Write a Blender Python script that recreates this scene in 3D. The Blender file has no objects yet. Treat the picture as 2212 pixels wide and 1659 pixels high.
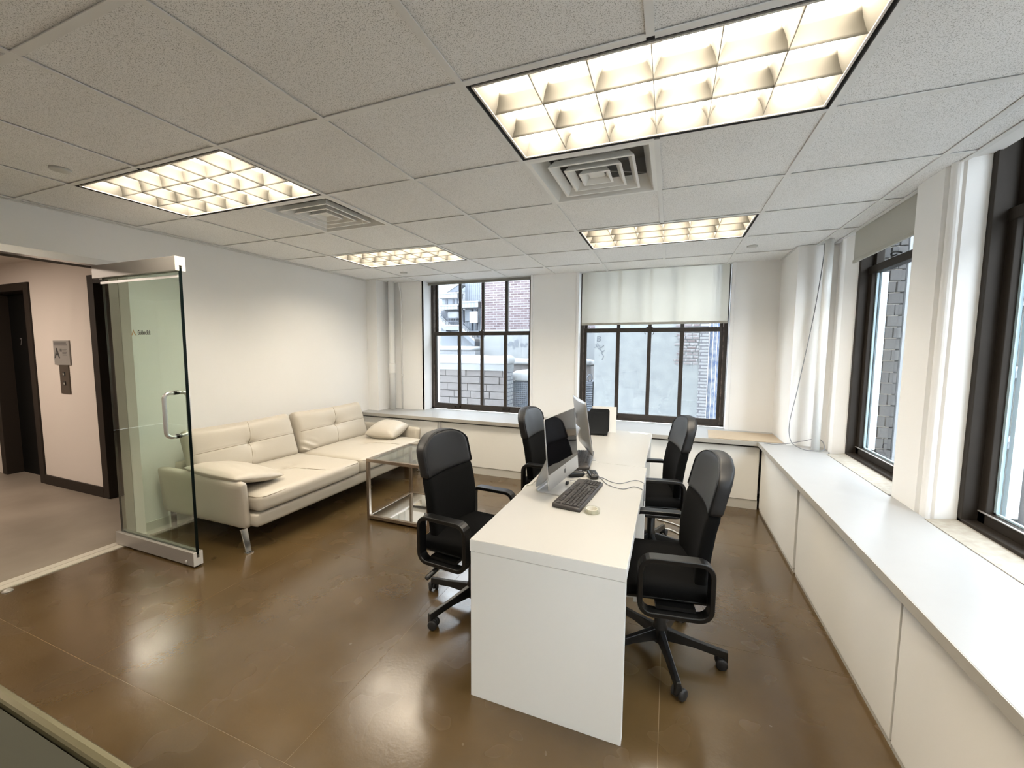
import bpy, bmesh, math, random
from mathutils import Vector, Matrix, noise
D = bpy.data; S = bpy.context.scene; COL = S.collection
random.seed(7)
PI = math.pi
CZ = 2.371          # suspended ceiling height
# ------------------------------------------------------------------ camera
cam = D.cameras.new('camera'); camo = D.objects.new('camera', cam); COL.objects.link(camo)
cam.sensor_width = 36; cam.sensor_fit = 'HORIZONTAL'; cam.lens = 878.2/2212*36; cam.clip_start = .02; cam.clip_end = 200
Mz = Matrix.Rotation(3.687e-01, 3, 'Z') @ Matrix.Rotation(-8.49e-02, 3, 'X') @ Matrix.Rotation(-6.0e-03, 3, 'Y')
Mc = Mz @ Matrix(((1, 0, 0), (0, 0, -1), (0, 1, 0)))
camo.matrix_world = Matrix.Translation((0, 0, 1.48)) @ Mc.to_4x4()
S.camera = camo
# ------------------------------------------------------------------ world, exposure
w = D.worlds.new('overcast'); S.world = w; w.use_nodes = True
bg = w.node_tree.nodes['Background']; bg.inputs[0].default_value = (.87, .94, 1.0, 1); bg.inputs[1].default_value = 5.2
S.view_settings.view_transform = 'Standard'; S.view_settings.look = 'None'
S.view_settings.exposure = 1.55; S.view_settings.gamma = 1.0; S.view_settings.use_curve_mapping = False
LAMP = 12.8
LOBBY_FILL = 22.0

# ------------------------------------------------------------------ materials
MATS = {}
def mat(name, col, rough=.5, metal=0., spec=.5, bump=None, mott=None, **kw):
    m = D.materials.new(name); m.use_nodes = True; nt = m.node_tree; b = nt.nodes['Principled BSDF']
    b.inputs['Base Color'].default_value = (*col, 1); b.inputs['Roughness'].default_value = rough
    b.inputs['Metallic'].default_value = metal; b.inputs['Specular IOR Level'].default_value = spec
    for k, v in kw.items(): b.inputs[k.replace('_', ' ')].default_value = v
    geo = None
    def pos():
        nonlocal geo
        if geo is None: geo = nt.nodes.new('ShaderNodeNewGeometry')
        return geo.outputs['Position']
    if mott:      # (scale, amount, colour2)
        sc, amt, c2 = mott
        n = nt.nodes.new('ShaderNodeTexNoise'); n.inputs['Scale'].default_value = sc; n.inputs['Detail'].default_value = 4
        nt.links.new(pos(), n.inputs['Vector'])
        r = nt.nodes.new('ShaderNodeMapRange'); r.inputs[1].default_value = .35; r.inputs[2].default_value = .65; r.inputs[4].default_value = amt
        nt.links.new(n.outputs['Fac'], r.inputs[0])
        mx = nt.nodes.new('ShaderNodeMix'); mx.data_type = 'RGBA'; mx.inputs[6].default_value = (*col, 1); mx.inputs[7].default_value = (*c2, 1)
        nt.links.new(r.outputs[0], mx.inputs[0]); nt.links.new(mx.outputs[2], b.inputs['Base Color'])
    if bump:      # (scale, strength)
        n = nt.nodes.new('ShaderNodeTexNoise'); n.inputs['Scale'].default_value = bump[0]; n.inputs['Detail'].default_value = 3
        nt.links.new(pos(), n.inputs['Vector'])
        bp = nt.nodes.new('ShaderNodeBump'); bp.inputs['Strength'].default_value = bump[1]; bp.inputs['Distance'].default_value = .004
        nt.links.new(n.outputs['Fac'], bp.inputs['Height']); nt.links.new(bp.outputs[0], b.inputs['Normal'])
    MATS[name] = m
    return m
def srgb(r, g, b):
    f = lambda c: (c/255/12.92) if c/255 <= .04045 else ((c/255+.055)/1.055)**2.4
    return (f(r), f(g), f(b))
wall_m = mat('wall_paint', (.88, .875, .86), .75, bump=(300, .05), mott=(1.5, .3, (.86, .85, .83)))
trim_m = mat('white_trim', (.88, .88, .88), .5)
cab_m = mat('cabinet_paint', (.86, .845, .80), .5, mott=(2, .3, (.84, .82, .78)))
cabg_m = mat('cabinet_gap_shade', (.10, .09, .08), .8)  # shade of the cabinet gaps put into the colour
top_m = mat('worktop_laminate', (0.366, 0.371, 0.372), .38, mott=(9, .25, (0.339, 0.339, 0.339)))
edge_m = mat('worktop_edge', (.40, .38, .34), .5)
desk_m = mat('desk_laminate_toned_down', (0.420, 0.410, 0.382), .32)  # desk tops: white laminate darkened to offset the strong light from above
deske_m = mat('desk_laminate_brightened', (.84, .845, .82), .4)  # same laminate on the desk sides, lightened to make up for their shade
grid_m = mat('ceiling_grid_metal', (.80, .80, .78), .45)
plen_m = mat('plenum_dark', (.05, .05, .05), .9)
bronze_m = mat('bronze_frame', (0.029, 0.023, 0.018), .6, spec=.18, mott=(7, .7, (0.022, 0.017, 0.013)))
steel_m = mat('dark_steel_sash', (.028, .022, .018), .42, mott=(25, .5, (.05, .036, .026)))
alu_m = mat('brushed_aluminium', (.36, .34, .315), .45, metal=.35)
alu2_m = mat('satin_aluminium', (.72, .71, .70), .28, metal=.9)
alup_m = mat('silver_casing', (0.480, 0.480, 0.480), .33, metal=.65)
black_m = mat('black_plastic', (0.004, 0.004, 0.004), .36)
blackr_m = mat('black_rubber', (.014, .014, .015), .6)
vinyl_m = mat('black_vinyl', (0.006, 0.006, 0.007), .45, bump=(600, .15))
mesh_m = mat('black_mesh_fabric', (.0030, .0030, .0030), .95, spec=.15, bump=(900, .5))
leather_m = mat('cream_leather', (0.516, 0.473, 0.400), .40, bump=(260, .10), mott=(3, .35, (0.482, 0.439, 0.370)))
seam_m = mat('leather_seam', (.36, .31, .23), .6)
chrome_m = mat('chrome', (.75, .75, .75), .08, metal=1)
nickel_m = mat('brown_nickel', (.36, .29, .23), .25, metal=.9)
card_m = mat('cardboard', (.34, .24, .15), .85, mott=(40, .4, (.30, .21, .13)))
board_m = mat('pressed_board', (0.400, 0.320, 0.224), .6, mott=(30, .4, (0.368, 0.288, 0.200)))
elev_m = mat('elevator_black', (.002, .002, .002), .6, spec=.15)
elevf_m = mat('elevator_frame', (.020, .014, .010), .6, spec=.3)
lobw_m = mat('lobby_paint', (0.629, 0.570, 0.518), .8)
lobf_m = mat('lobby_floor', (0.279, 0.238, 0.193), .45, mott=(2.2, .8, (0.205, 0.172, 0.135)), bump=(20, .05))
pipe_m = mat('pipe_paint', (.88, .88, .86), .45)
cable_m = mat('grey_cable', (.20, .21, .23), .5)
cablew_m = mat('white_cable', (.72, .71, .68), .5)
paper_m = mat('paper', (.85, .84, .81), .8)
screen_m = mat('glossy_screen', (.004, .004, .005), .03)
brass_m = mat('brushed_brass', (.17, .15, .085), .38, metal=.5)
greige_m = mat('greige_laminate', (.042, .041, .026), .5, spec=.3)
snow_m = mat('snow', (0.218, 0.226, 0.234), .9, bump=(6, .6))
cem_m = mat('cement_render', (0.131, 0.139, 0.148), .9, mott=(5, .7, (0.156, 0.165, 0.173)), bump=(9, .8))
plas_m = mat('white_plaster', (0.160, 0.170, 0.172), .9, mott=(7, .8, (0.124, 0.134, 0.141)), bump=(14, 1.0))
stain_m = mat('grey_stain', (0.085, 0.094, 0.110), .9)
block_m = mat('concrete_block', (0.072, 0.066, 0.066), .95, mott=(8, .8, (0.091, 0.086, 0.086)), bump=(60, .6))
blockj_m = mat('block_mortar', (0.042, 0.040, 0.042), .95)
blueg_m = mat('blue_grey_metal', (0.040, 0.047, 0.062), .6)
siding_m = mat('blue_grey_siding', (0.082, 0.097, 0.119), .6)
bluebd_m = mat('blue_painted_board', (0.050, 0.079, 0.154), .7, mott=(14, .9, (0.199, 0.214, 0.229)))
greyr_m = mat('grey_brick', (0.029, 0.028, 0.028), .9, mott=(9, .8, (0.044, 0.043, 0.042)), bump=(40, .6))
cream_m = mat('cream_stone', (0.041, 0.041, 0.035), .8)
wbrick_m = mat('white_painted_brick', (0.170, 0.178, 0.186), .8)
logo_m = mat('black_logo', (.01, .01, .012), .3)
gold_m = mat('gold_logo', (.46, .30, .12), .5)
ink_m = mat('ink', (.03, .03, .03), .7)
poster_m = mat('grey_poster', (.25, .235, .22), .6)

def nodes_mat(name, fn):
    m = D.materials.new(name); m.use_nodes = True; nt = m.node_tree
    fn(nt, nt.nodes['Principled BSDF']); MATS[name] = m; return m
def N(nt, t, **kw):
    n = nt.nodes.new(t)
    for k, v in kw.items():
        if k[0] == 'i': n.inputs[int(k[1:])].default_value = v
        else: setattr(n, k, v)
    return n
def _tile(nt, b):
    g = N(nt, 'ShaderNodeNewGeometry'); L = nt.links.new
    n1 = N(nt, 'ShaderNodeTexNoise'); n1.inputs['Scale'].default_value = 330; n1.inputs['Detail'].default_value = 2; L(g.outputs['Position'], n1.inputs['Vector'])
    r1 = N(nt, 'ShaderNodeMapRange', i1=.31, i2=.47); L(n1.outputs['Fac'], r1.inputs[0])
    n2 = N(nt, 'ShaderNodeTexNoise'); n2.inputs['Scale'].default_value = 2.0; L(g.outputs['Position'], n2.inputs['Vector'])
    r2 = N(nt, 'ShaderNodeMapRange', i3=.90, i4=1.0); L(n2.outputs['Fac'], r2.inputs[0])
    mx = N(nt, 'ShaderNodeMix', data_type='RGBA'); mx.inputs[6].default_value = (.42, .42, .40, 1); mx.inputs[7].default_value = (.95, .95, .94, 1)
    L(r1.outputs[0], mx.inputs[0])
    mu = N(nt, 'ShaderNodeMix', data_type='RGBA', blend_type='MULTIPLY'); mu.inputs[0].default_value = 1
    L(mx.outputs[2], mu.inputs[6]); L(r2.outputs[0], mu.inputs[7]); L(mu.outputs[2], b.inputs['Base Color'])
    b.inputs['Roughness'].default_value = .95
    bp = N(nt, 'ShaderNodeBump'); bp.inputs['Strength'].default_value = .35; bp.inputs['Distance'].default_value = .002
    L(n1.outputs['Fac'], bp.inputs['Height']); L(bp.outputs[0], b.inputs['Normal'])
tile_m = nodes_mat('mineral_fibre_tile', _tile)
def _floor(nt, b):
    g = N(nt, 'ShaderNodeNewGeometry'); L = nt.links.new; P = g.outputs['Position']
    n1 = N(nt, 'ShaderNodeTexNoise'); n1.inputs['Scale'].default_value = 1.6; n1.inputs['Detail'].default_value = 5; n1.inputs['Roughness'].default_value = .5; L(P, n1.inputs['Vector'])
    r1 = N(nt, 'ShaderNodeMapRange', i1=.27, i2=.73); L(n1.outputs['Fac'], r1.inputs[0])
    mx = N(nt, 'ShaderNodeMix', data_type='RGBA'); mx.inputs[6].default_value = (*srgb(67, 52, 30), 1); mx.inputs[7].default_value = (*srgb(92, 74, 47), 1); L(r1.outputs[0], mx.inputs[0])
    v = N(nt, 'ShaderNodeTexVoronoi'); v.inputs['Scale'].default_value = 95; L(P, v.inputs['Vector'])
    n3 = N(nt, 'ShaderNodeTexNoise'); n3.inputs['Scale'].default_value = 3.0; n3.inputs['Detail'].default_value = 3; L(P, n3.inputs['Vector'])
    r3 = N(nt, 'ShaderNodeMapRange', i1=.46, i2=.75, i3=.0, i4=.10); L(n3.outputs['Fac'], r3.inputs[0])
    lt = N(nt, 'ShaderNodeMath', operation='LESS_THAN'); L(v.outputs['Distance'], lt.inputs[0]); L(r3.outputs[0], lt.inputs[1])
    f = N(nt, 'ShaderNodeMath', operation='MULTIPLY', i1=.35); L(lt.outputs[0], f.inputs[0])
    m2 = N(nt, 'ShaderNodeMix', data_type='RGBA'); m2.inputs[7].default_value = (*srgb(140, 122, 94), 1)
    L(f.outputs[0], m2.inputs[0]); L(mx.outputs[2], m2.inputs[6]); L(m2.outputs[2], b.inputs['Base Color'])
    b.inputs['Coat Weight'].default_value = .45; b.inputs['Coat Roughness'].default_value = .17
    n4 = N(nt, 'ShaderNodeTexNoise'); n4.inputs['Scale'].default_value = 5; n4.inputs['Detail'].default_value = 1.5; L(P, n4.inputs['Vector'])
    r4 = N(nt, 'ShaderNodeMapRange', i1=.3, i2=.7, i3=.18, i4=.30); L(n4.outputs['Fac'], r4.inputs[0]); L(r4.outputs[0], b.inputs['Roughness'])
    n5 = N(nt, 'ShaderNodeTexNoise'); n5.inputs['Scale'].default_value = 70; n5.inputs['Detail'].default_value = 2; L(P, n5.inputs['Vector'])
    bp = N(nt, 'ShaderNodeBump'); bp.inputs['Strength'].default_value = .16; bp.inputs['Distance'].default_value = .0025
    L(n5.outputs['Fac'], bp.inputs['Height']); L(bp.outputs[0], b.inputs['Normal'])
floor_m = nodes_mat('polished_concrete', _floor)
def brickmat(name, c1, c2, cm, sx, bw, bh, axis='XZ'):
    def fn(nt, b):
        g = N(nt, 'ShaderNodeNewGeometry'); L = nt.links.new
        sp = N(nt, 'ShaderNodeSeparateXYZ'); L(g.outputs['Position'], sp.inputs[0])
        cb = N(nt, 'ShaderNodeCombineXYZ'); L(sp.outputs[axis[0]], cb.inputs[0]); L(sp.outputs[axis[1]], cb.inputs[1])
        t = N(nt, 'ShaderNodeTexBrick'); t.inputs['Scale'].default_value = 1; t.inputs['Brick Width'].default_value = bw; t.inputs['Row Height'].default_value = bh
        t.inputs['Mortar Size'].default_value = sx; t.inputs['Color1'].default_value = (*c1, 1); t.inputs['Color2'].default_value = (*c2, 1); t.inputs['Mortar'].default_value = (*cm, 1)
        L(cb.outputs[0], t.inputs['Vector']); L(t.outputs['Color'], b.inputs['Base Color']); b.inputs['Roughness'].default_value = .9
    return nodes_mat(name, fn)
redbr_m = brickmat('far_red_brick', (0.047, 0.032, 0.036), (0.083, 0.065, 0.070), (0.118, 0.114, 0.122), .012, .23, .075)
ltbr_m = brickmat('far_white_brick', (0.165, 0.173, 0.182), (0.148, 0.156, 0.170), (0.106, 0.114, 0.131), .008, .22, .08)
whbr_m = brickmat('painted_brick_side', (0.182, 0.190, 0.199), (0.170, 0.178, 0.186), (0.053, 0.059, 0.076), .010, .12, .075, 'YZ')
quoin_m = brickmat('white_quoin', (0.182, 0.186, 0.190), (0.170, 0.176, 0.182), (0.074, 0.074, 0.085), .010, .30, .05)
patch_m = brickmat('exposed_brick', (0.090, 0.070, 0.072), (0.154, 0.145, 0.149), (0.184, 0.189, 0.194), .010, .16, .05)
glow_m = D.materials.new('lit_lamp_panel'); glow_m.use_nodes = True
def emis(name, col, st):
    m = D.materials.new(name); m.use_nodes = True; b = m.node_tree.nodes['Principled BSDF']
    b.inputs['Base Color'].default_value = (.8, .8, .8, 1); b.inputs['Emission Color'].default_value = (*col, 1); b.inputs['Emission Strength'].default_value = st
    return m
glow_m = emis('lit_lamp_panel', (1, .885, .72), LAMP)
glow2_m = emis('lobby_fill_panel', (1, .84, .70), LOBBY_FILL)
louver_m = mat('louver_satin', (.23, .218, .19), .5)
def glass(name, col, rough=0., alpha=.0, gloss=.08):
    m = D.materials.new(name); m.use_nodes = True; nt = m.node_tree; nt.nodes.remove(nt.nodes['Principled BSDF'])
    t = N(nt, 'ShaderNodeBsdfTransparent'); t.inputs[0].default_value = (*col, 1)
    gl = N(nt, 'ShaderNodeBsdfGlossy'); gl.inputs['Roughness'].default_value = rough
    lw_ = N(nt, 'ShaderNodeLayerWeight'); pw_ = N(nt, 'ShaderNodeMath', operation='POWER', i1=4.0); nt.links.new(lw_.outputs['Facing'], pw_.inputs[0])
    fr = N(nt, 'ShaderNodeMath', operation='MULTIPLY_ADD', i1=.75, i2=.045); nt.links.new(pw_.outputs[0], fr.inputs[0])
    mx = N(nt, 'ShaderNodeMixShader'); L = nt.links.new
    L(fr.outputs[0], mx.inputs[0]); L(t.outputs[0], mx.inputs[1]); L(gl.outputs[0], mx.inputs[2])
    L(mx.outputs[0], nt.nodes['Material Output'].inputs[0]); return m
wglass_m = glass('window_glass', (.93, .96, .98))
dglass_m = glass('door_glass', (.86, .93, .87))
tglass_m = glass('table_glass', (.90, .94, .92))
gedge_m = mat('glass_edge', (.002, .006, .006), .2, spec=.2)
tape_m = glass('clear_tape', (.90, .90, .86))
mirror_m = mat('mirror_glass', (.88, .90, .90), .04, metal=1)
def _blind(nt, b):
    L = nt.links.new; nt.nodes.remove(b)
    d = N(nt, 'ShaderNodeBsdfDiffuse'); d.inputs[0].default_value = (.70, .69, .63, 1)
    t = N(nt, 'ShaderNodeBsdfTranslucent'); t.inputs[0].default_value = (.80, .765, .68, 1)
    mx = N(nt, 'ShaderNodeMixShader'); mx.inputs[0].default_value = .45; L(d.outputs[0], mx.inputs[1]); L(t.outputs[0], mx.inputs[2])
    tp = N(nt, 'ShaderNodeBsdfTransparent'); m2 = N(nt, 'ShaderNodeMixShader'); m2.inputs[0].default_value = .26; L(mx.outputs[0], m2.inputs[1]); L(tp.outputs[0], m2.inputs[2])
    L(m2.outputs[0], nt.nodes['Material Output'].inputs[0])
blind_m = nodes_mat('blind_fabric', _blind)
def _screenmesh(nt, b):
    L = nt.links.new; nt.nodes.remove(b)
    d = N(nt, 'ShaderNodeBsdfDiffuse'); d.inputs[0].default_value = (.30, .32, .34, 1)
    t = N(nt, 'ShaderNodeBsdfTransparent')
    mx = N(nt, 'ShaderNodeMixShader'); mx.inputs[0].default_value = .82; L(d.outputs[0], mx.inputs[1]); L(t.outputs[0], mx.inputs[2])
    L(mx.outputs[0], nt.nodes['Material Output'].inputs[0])
insect_m = nodes_mat('insect_mesh', _screenmesh)

# ------------------------------------------------------------------ mesh builder
class MB:
    def __init__(s): s.bm = bmesh.new(); s.f = []
    def _t(s, v, M): return [s.bm.verts.new(M @ Vector(p) if M else Vector(p)) for p in v]
    def poly(s, vs, faces, M=None, smooth=False):
        v = s._t(vs, M)
        for f in faces:
            try:
                fc = s.bm.faces.new([v[i] for i in f]); fc.smooth = smooth
            except ValueError: pass
        return s
    def box(s, x0, x1, y0, y1, z0, z1, M=None):
        if x0 > x1: x0, x1 = x1, x0
        if y0 > y1: y0, y1 = y1, y0
        if z0 > z1: z0, z1 = z1, z0
        vs = [(x, y, z) for x in (x0, x1) for y in (y0, y1) for z in (z0, z1)]
        return s.poly(vs, [(0, 1, 3, 2), (4, 6, 7, 5), (0, 4, 5, 1), (2, 3, 7, 6), (0, 2, 6, 4), (1, 5, 7, 3)], M)
    def prism(s, pts, z0, z1, M=None, smooth=False):     # polygon in xy extruded in z
        n = len(pts); vs = [(x, y, z0) for x, y in pts]+[(x, y, z1) for x, y in pts]
        v = s._t(vs, M)
        s.bm.faces.new([v[i] for i in range(n)][::-1]); s.bm.faces.new([v[n+i] for i in range(n)])
        for i in range(n):
            j = (i+1) % n; f = s.bm.faces.new([v[i], v[j], v[n+j], v[n+i]]); f.smooth = smooth
        return s
    def lathe(s, prof, n=24, M=None, smooth=True):        # prof: (r,z)
        rings = []
        for r, z in prof:
            rings.append([s.bm.verts.new((M @ Vector((r*math.cos(2*PI*i/n), r*math.sin(2*PI*i/n), z))) if M else Vector((r*math.cos(2*PI*i/n), r*math.sin(2*PI*i/n), z))) for i in range(n)])
        for a, b in zip(rings, rings[1:]):
            for i in range(n):
                f = s.bm.faces.new([a[i], a[(i+1) % n], b[(i+1) % n], b[i]]); f.smooth = smooth
        if prof[0][0] > 1e-6: s.bm.faces.new(rings[0][::-1])
        if prof[-1][0] > 1e-6: s.bm.faces.new(rings[-1])
        return s
    def cyl(s, p0, p1, r, n=16, r1=None):
        p0 = Vector(p0); p1 = Vector(p1); d = p1-p0; q = d.to_track_quat('Z', 'Y'); M = Matrix.Translation(p0) @ q.to_matrix().to_4x4()
        return s.lathe([(r, 0), (r if r1 is None else r1, d.length)], n, M)
    def sweep(s, path, prof, closed=False, up=(0, 0, 1), smooth=False, caps=True):
        path = [Vector(p) for p in path]; n = len(path); up = Vector(up); rings = []
        for i, p in enumerate(path):
            a = path[(i-1) % n] if (closed or i > 0) else p; b = path[(i+1) % n] if (closed or i < n-1) else p
            t = (b-a).normalized(); sd = t.cross(up)
            if sd.length < 1e-4: sd = t.cross(Vector((1, 0, 0)))
            sd.normalize(); u = sd.cross(t)
            rings.append([s.bm.verts.new(p+sd*c[0]+u*c[1]) for c in prof])
        k = len(prof); m = n if closed else n-1
        for i in range(m):
            a = rings[i]; b = rings[(i+1) % n]
            for j in range(k):
                f = s.bm.faces.new([a[j], a[(j+1) % k], b[(j+1) % k], b[j]]); f.smooth = smooth
        if not closed and caps: s.bm.faces.new(rings[0][::-1]); s.bm.faces.new(rings[-1])
        return s
    def tube(s, path, r, n=8, closed=False, up=(0, 0, 1)):
        return s.sweep(path, [(r*math.cos(2*PI*i/n), r*math.sin(2*PI*i/n)) for i in range(n)], closed, up, True)
    def rbox(s, c, h, r, n=(8, 8, 4), warp=None, M=None):  # rounded box, centre, half sizes, radius
        bm2 = bmesh.new(); hx, hy, hz = h; nx, ny, nz = n
        def lin(k): return [-1+2*i/k for i in range(k+1)]
        def grid(f, ku, kv):
            g = [[bm2.verts.new(f(u, v)) for v in lin(kv)] for u in lin(ku)]
            for i in range(ku):
                for j in range(kv): bm2.faces.new([g[i][j], g[i+1][j], g[i+1][j+1], g[i][j+1]])
        grid(lambda u, v: (u, v, 1), nx, ny); grid(lambda u, v: (-u, v, -1), nx, ny)
        grid(lambda u, v: (u, -1, v), nx, nz); grid(lambda u, v: (-u, 1, v), nx, nz)
        grid(lambda u, v: (1, u, v), ny, nz); grid(lambda u, v: (-1, -u, v), ny, nz)
        bmesh.ops.remove_doubles(bm2, verts=bm2.verts, dist=1e-6)
        rr = min(r, hx, hy, hz)
        def ax(t, hh):   # spread more samples toward edges
            e = hh-rr
            return t*hh
        mp = {}
        for v in bm2.verts:
            q = Vector((ax(v.co.x, hx), ax(v.co.y, hy), ax(v.co.z, hz)))
            k = Vector((max(-(hx-rr), min(hx-rr, q.x)), max(-(hy-rr), min(hy-rr, q.y)), max(-(hz-rr), min(hz-rr, q.z))))
            dd = q-k
            p = k+(dd.normalized()*rr if dd.length > 1e-9 else Vector())
            if warp: p = Vector(warp(p, v.co))
            p = p+Vector(c)
            if M: p = M @ p
            mp[v] = s.bm.verts.new(p)
        for f in bm2.faces:
            nf = s.bm.faces.new([mp[v] for v in f.verts]); nf.smooth = True
        bm2.free(); return s
    def build(s, name, m, parent=None, bevel=0, loc=None, fix=True):
        if fix: bmesh.ops.recalc_face_normals(s.bm, faces=s.bm.faces)
        me = D.meshes.new(name); s.bm.to_mesh(me); s.bm.free()
        me.materials.append(m); o = D.objects.new(name, me); COL.objects.link(o)
        if parent: o.parent = parent
        if loc: o.location = loc
        if bevel:
            b = o.modifiers.new('bevel', 'BEVEL'); b.width = bevel; b.segments = 2; b.limit_method = 'ANGLE'
        return o
def thing(name, label, cat, loc=(0, 0, 0), rz=0, group=None):
    o = D.objects.new(name, None); COL.objects.link(o); o.location = loc; o.rotation_euler = (0, 0, rz); o.empty_display_size = .1
    return tag(o, label, cat, group)
def tag(o, label, cat, group=None, kind=None):
    o['label'] = label; o['category'] = cat
    if group: o['group'] = group
    if kind: o['kind'] = kind
    return o
def struct(o): o['kind'] = 'structure'; return o
def tree_copy(o, parent=None):
    c = o.copy(); COL.objects.link(c)
    if parent: c.parent = parent
    for ch in [x for x in D.objects if x.parent == o]: tree_copy(ch, c)
    return c
def text_mesh(txt, size, extrude=.0004, offs=0.):
    cu = D.curves.new('t', 'FONT'); cu.body = txt; cu.size = size; cu.extrude = extrude; cu.offset = size*offs; cu.align_x = 'CENTER'; cu.align_y = 'CENTER'
    o = D.objects.new('t', cu); COL.objects.link(o); dg = bpy.context.evaluated_depsgraph_get()
    me = D.meshes.new_from_object(o.evaluated_get(dg)); D.objects.remove(o); D.curves.remove(cu); return me
def smooth_path(pts, k=6):
    P = [Vector(p) for p in pts]; out = []
    for i in range(len(P)-1):
        p0 = P[max(i-1, 0)]; p1 = P[i]; p2 = P[i+1]; p3 = P[min(i+2, len(P)-1)]
        for j in range(k):
            t = j/k; out.append(.5*((2*p1)+(p2-p0)*t+(2*p0-5*p1+4*p2-p3)*t*t+(3*p1-p0-3*p2+p3)*t**3))
    out.append(P[-1]); return out
def rrect(w, h, r, n=5):   # rounded rectangle outline centred
    o = []
    for cx, cy, a in ((w/2-r, h/2-r, 0), (-w/2+r, h/2-r, 90), (-w/2+r, -h/2+r, 180), (w/2-r, -h/2+r, 270)):
        for i in range(n+1):
            t = math.radians(a+90*i/n); o.append((cx+r*math.cos(t), cy+r*math.sin(t)))
    return o

# =================================================================== SETTING
XL, XR, YB, YF = -3.80, 1.33, -3.2, 4.77
# ---- floor: saw cut concrete slabs
fl = struct(MB().box(XL, 1.6, YB, 5.1, -.12, -.0009).build('floor', mat('joint_filler', srgb(128, 110, 84), .7)))
xs = [XL, -2.50, -1.235, .012, 1.6]; ys = [YB, -1.52, -.28, .955, 2.185, 3.41, 5.1]
for i in range(len(xs)-1):
    for j in range(len(ys)-1):
        g = .0011
        MB().box(xs[i]+g, xs[i+1]-g, ys[j]+g, ys[j+1]-g, -.004, 0).build('concrete_slab', floor_m, fl)
struct(MB().box(-9.2, XL, -1.5, 2.5, -.12, -.001).build('floor_lobby', lobf_m))
# ---- left wall with the lobby opening (y 0.0 .. 1.85)
lw = struct(MB().box(-4.05, XL, 1.85, 5.1, 0, 2.7).box(-4.05, XL, YB, 0.0, 0, 2.7).box(-4.05, XL, 0, 1.85, 2.10, 2.7).build('wall_left', wall_m))
struct(MB().box(-4.05, -3.93, 1.846, 1.85, 0, 2.1).build('trim_1', mat('jamb_grey', (.42, .40, .37), .5)))
struct(MB().box(-3.88, -3.795, 0, 1.85, 2.055, 2.10).build('trim_2', alu2_m))
struct(MB().box(-4.04, -3.88, 0, 1.85, 2.062, 2.10).build('trim_3', bronze_m))
struct(MB().box(XL, XL+.009, 1.85, 4.42, 0, .10).build('baseboard_left', mat('baseboard_paint', (.68, .67, .60), .5)))
th = struct(MB().box(-3.86, -3.80, 0, 1.84, 0, .006).box(-3.795, -3.735, 0, 1.84, 0, .006).build('trim_4', mat('threshold_metal', (.70, .66, .57), .4, metal=.4)))
MB().box(-3.803, -3.792, 0, 1.84, 0, .0015).build('threshold_groove', plen_m, th)
# ---- back and rear parts (behind the camera)
struct(MB().box(-4.05, 1.8, YB-.2, YB, 0, 2.7).build('wall_back', wall_m))
# ---- far wall
struct(MB().box(-3.80, -3.63, 4.42, 5.1, 0, 2.7).box(-3.63, -3.09, 4.70, 5.1, 0, 2.7).box(-1.60, -1.01, YF, 5.1, 0, 2.7)
       .box(.57, 1.0, YF, 5.1, 0, 2.7).box(1.0, 1.33, 4.21, 5.1, 0, 2.7)
       .box(-3.09, .57, YF, 5.1, 0, .62).box(-3.09, .57, YF+.03, 5.1, 2.45, 2.7).build('wall_far', wall_m))
struct(MB().box(-3.09-.03, -3.088, 4.70, 4.90, .65, 2.45).box(-1.60, -1.575, 4.75, 4.90, .65, 2.45).box(-1.04, -1.008, 4.752, 4.90, .65, 2.45).box(.568, .60, 4.752, 4.90, .65, 2.45)
       .build('trim_5', trim_m, bevel=.004))
# ---- right wall: spandrel, pier with rounded moulding, head
rw = MB()
rw.box(1.33, 1.472, 3.93, 5.1, 0, 2.7)
rw.box(1.225, 1.472, YB, 3.93, 0, .60).box(1.34, 1.472, YB, 3.93, 2.45, 2.7)
def pier(ya, yb):   # far edge ya, near edge yb : faces the room
    pts = [(1.472, ya), (1.225, ya), (1.222, yb+.115)]
    for i in range(9):
        t = PI*(1-i/8); pts.append((1.243-.018*math.sin(PI*i/8)+.012*i/8, yb+.075+.03*math.cos(PI-t)))
    pts += [(1.262, yb+.03), (1.33, yb), (1.472, yb)]
    rw.prism(pts, 0, 2.7)
pier(2.93, 2.57); pier(1.57, 1.21); pier(.21, -.15); rw.box(1.225, 1.472, YB, -1.15, 0, 2.7)
struct(rw.build('wall_right', wall_m))
# moulded reveal between the pipe and window 3
pts = [(1.34, 4.21), (1.285, 4.21), (1.275, 4.12), (1.268, 4.085)]
for i in range(9): pts.append((1.272-.02*math.sin(PI*i/8), 4.07-.05*i/8))
pts += [(1.285, 4.00), (1.325, 3.935), (1.34, 3.93)]
struct(MB().prism(pts, .62, 2.42).build('trim_6', wall_m))
# rough painted sills under the right hand windows
for k, (a, b) in enumerate(((2.93, 3.93), (1.57, 2.57), (.21, 1.21), (-1.15, -.15))):
    s_ = MB()
    n = 24; vs = []
    for i in range(n+1):
        y = a+(b-a)*i/n; z = .655+.004*noise.noise(Vector((y*9, 3, k)))
        vs += [(1.212, y, .651), (1.213, y, .6535), (1.27, y, z+.004), (1.345, y, .672), (1.345, y, .63)]
    fs = []
    for i in range(n):
        for j in range(4): fs.append((i*5+j, i*5+j+1, i*5+j+6, i*5+j+5))
    s_.poly(vs, fs)
    struct(s_.build('trim_%d' % (7+k), mat('sill_paint', (0.368, 0.344, 0.296), .7, mott=(30, .6, (0.264, 0.232, 0.184)))))
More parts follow.
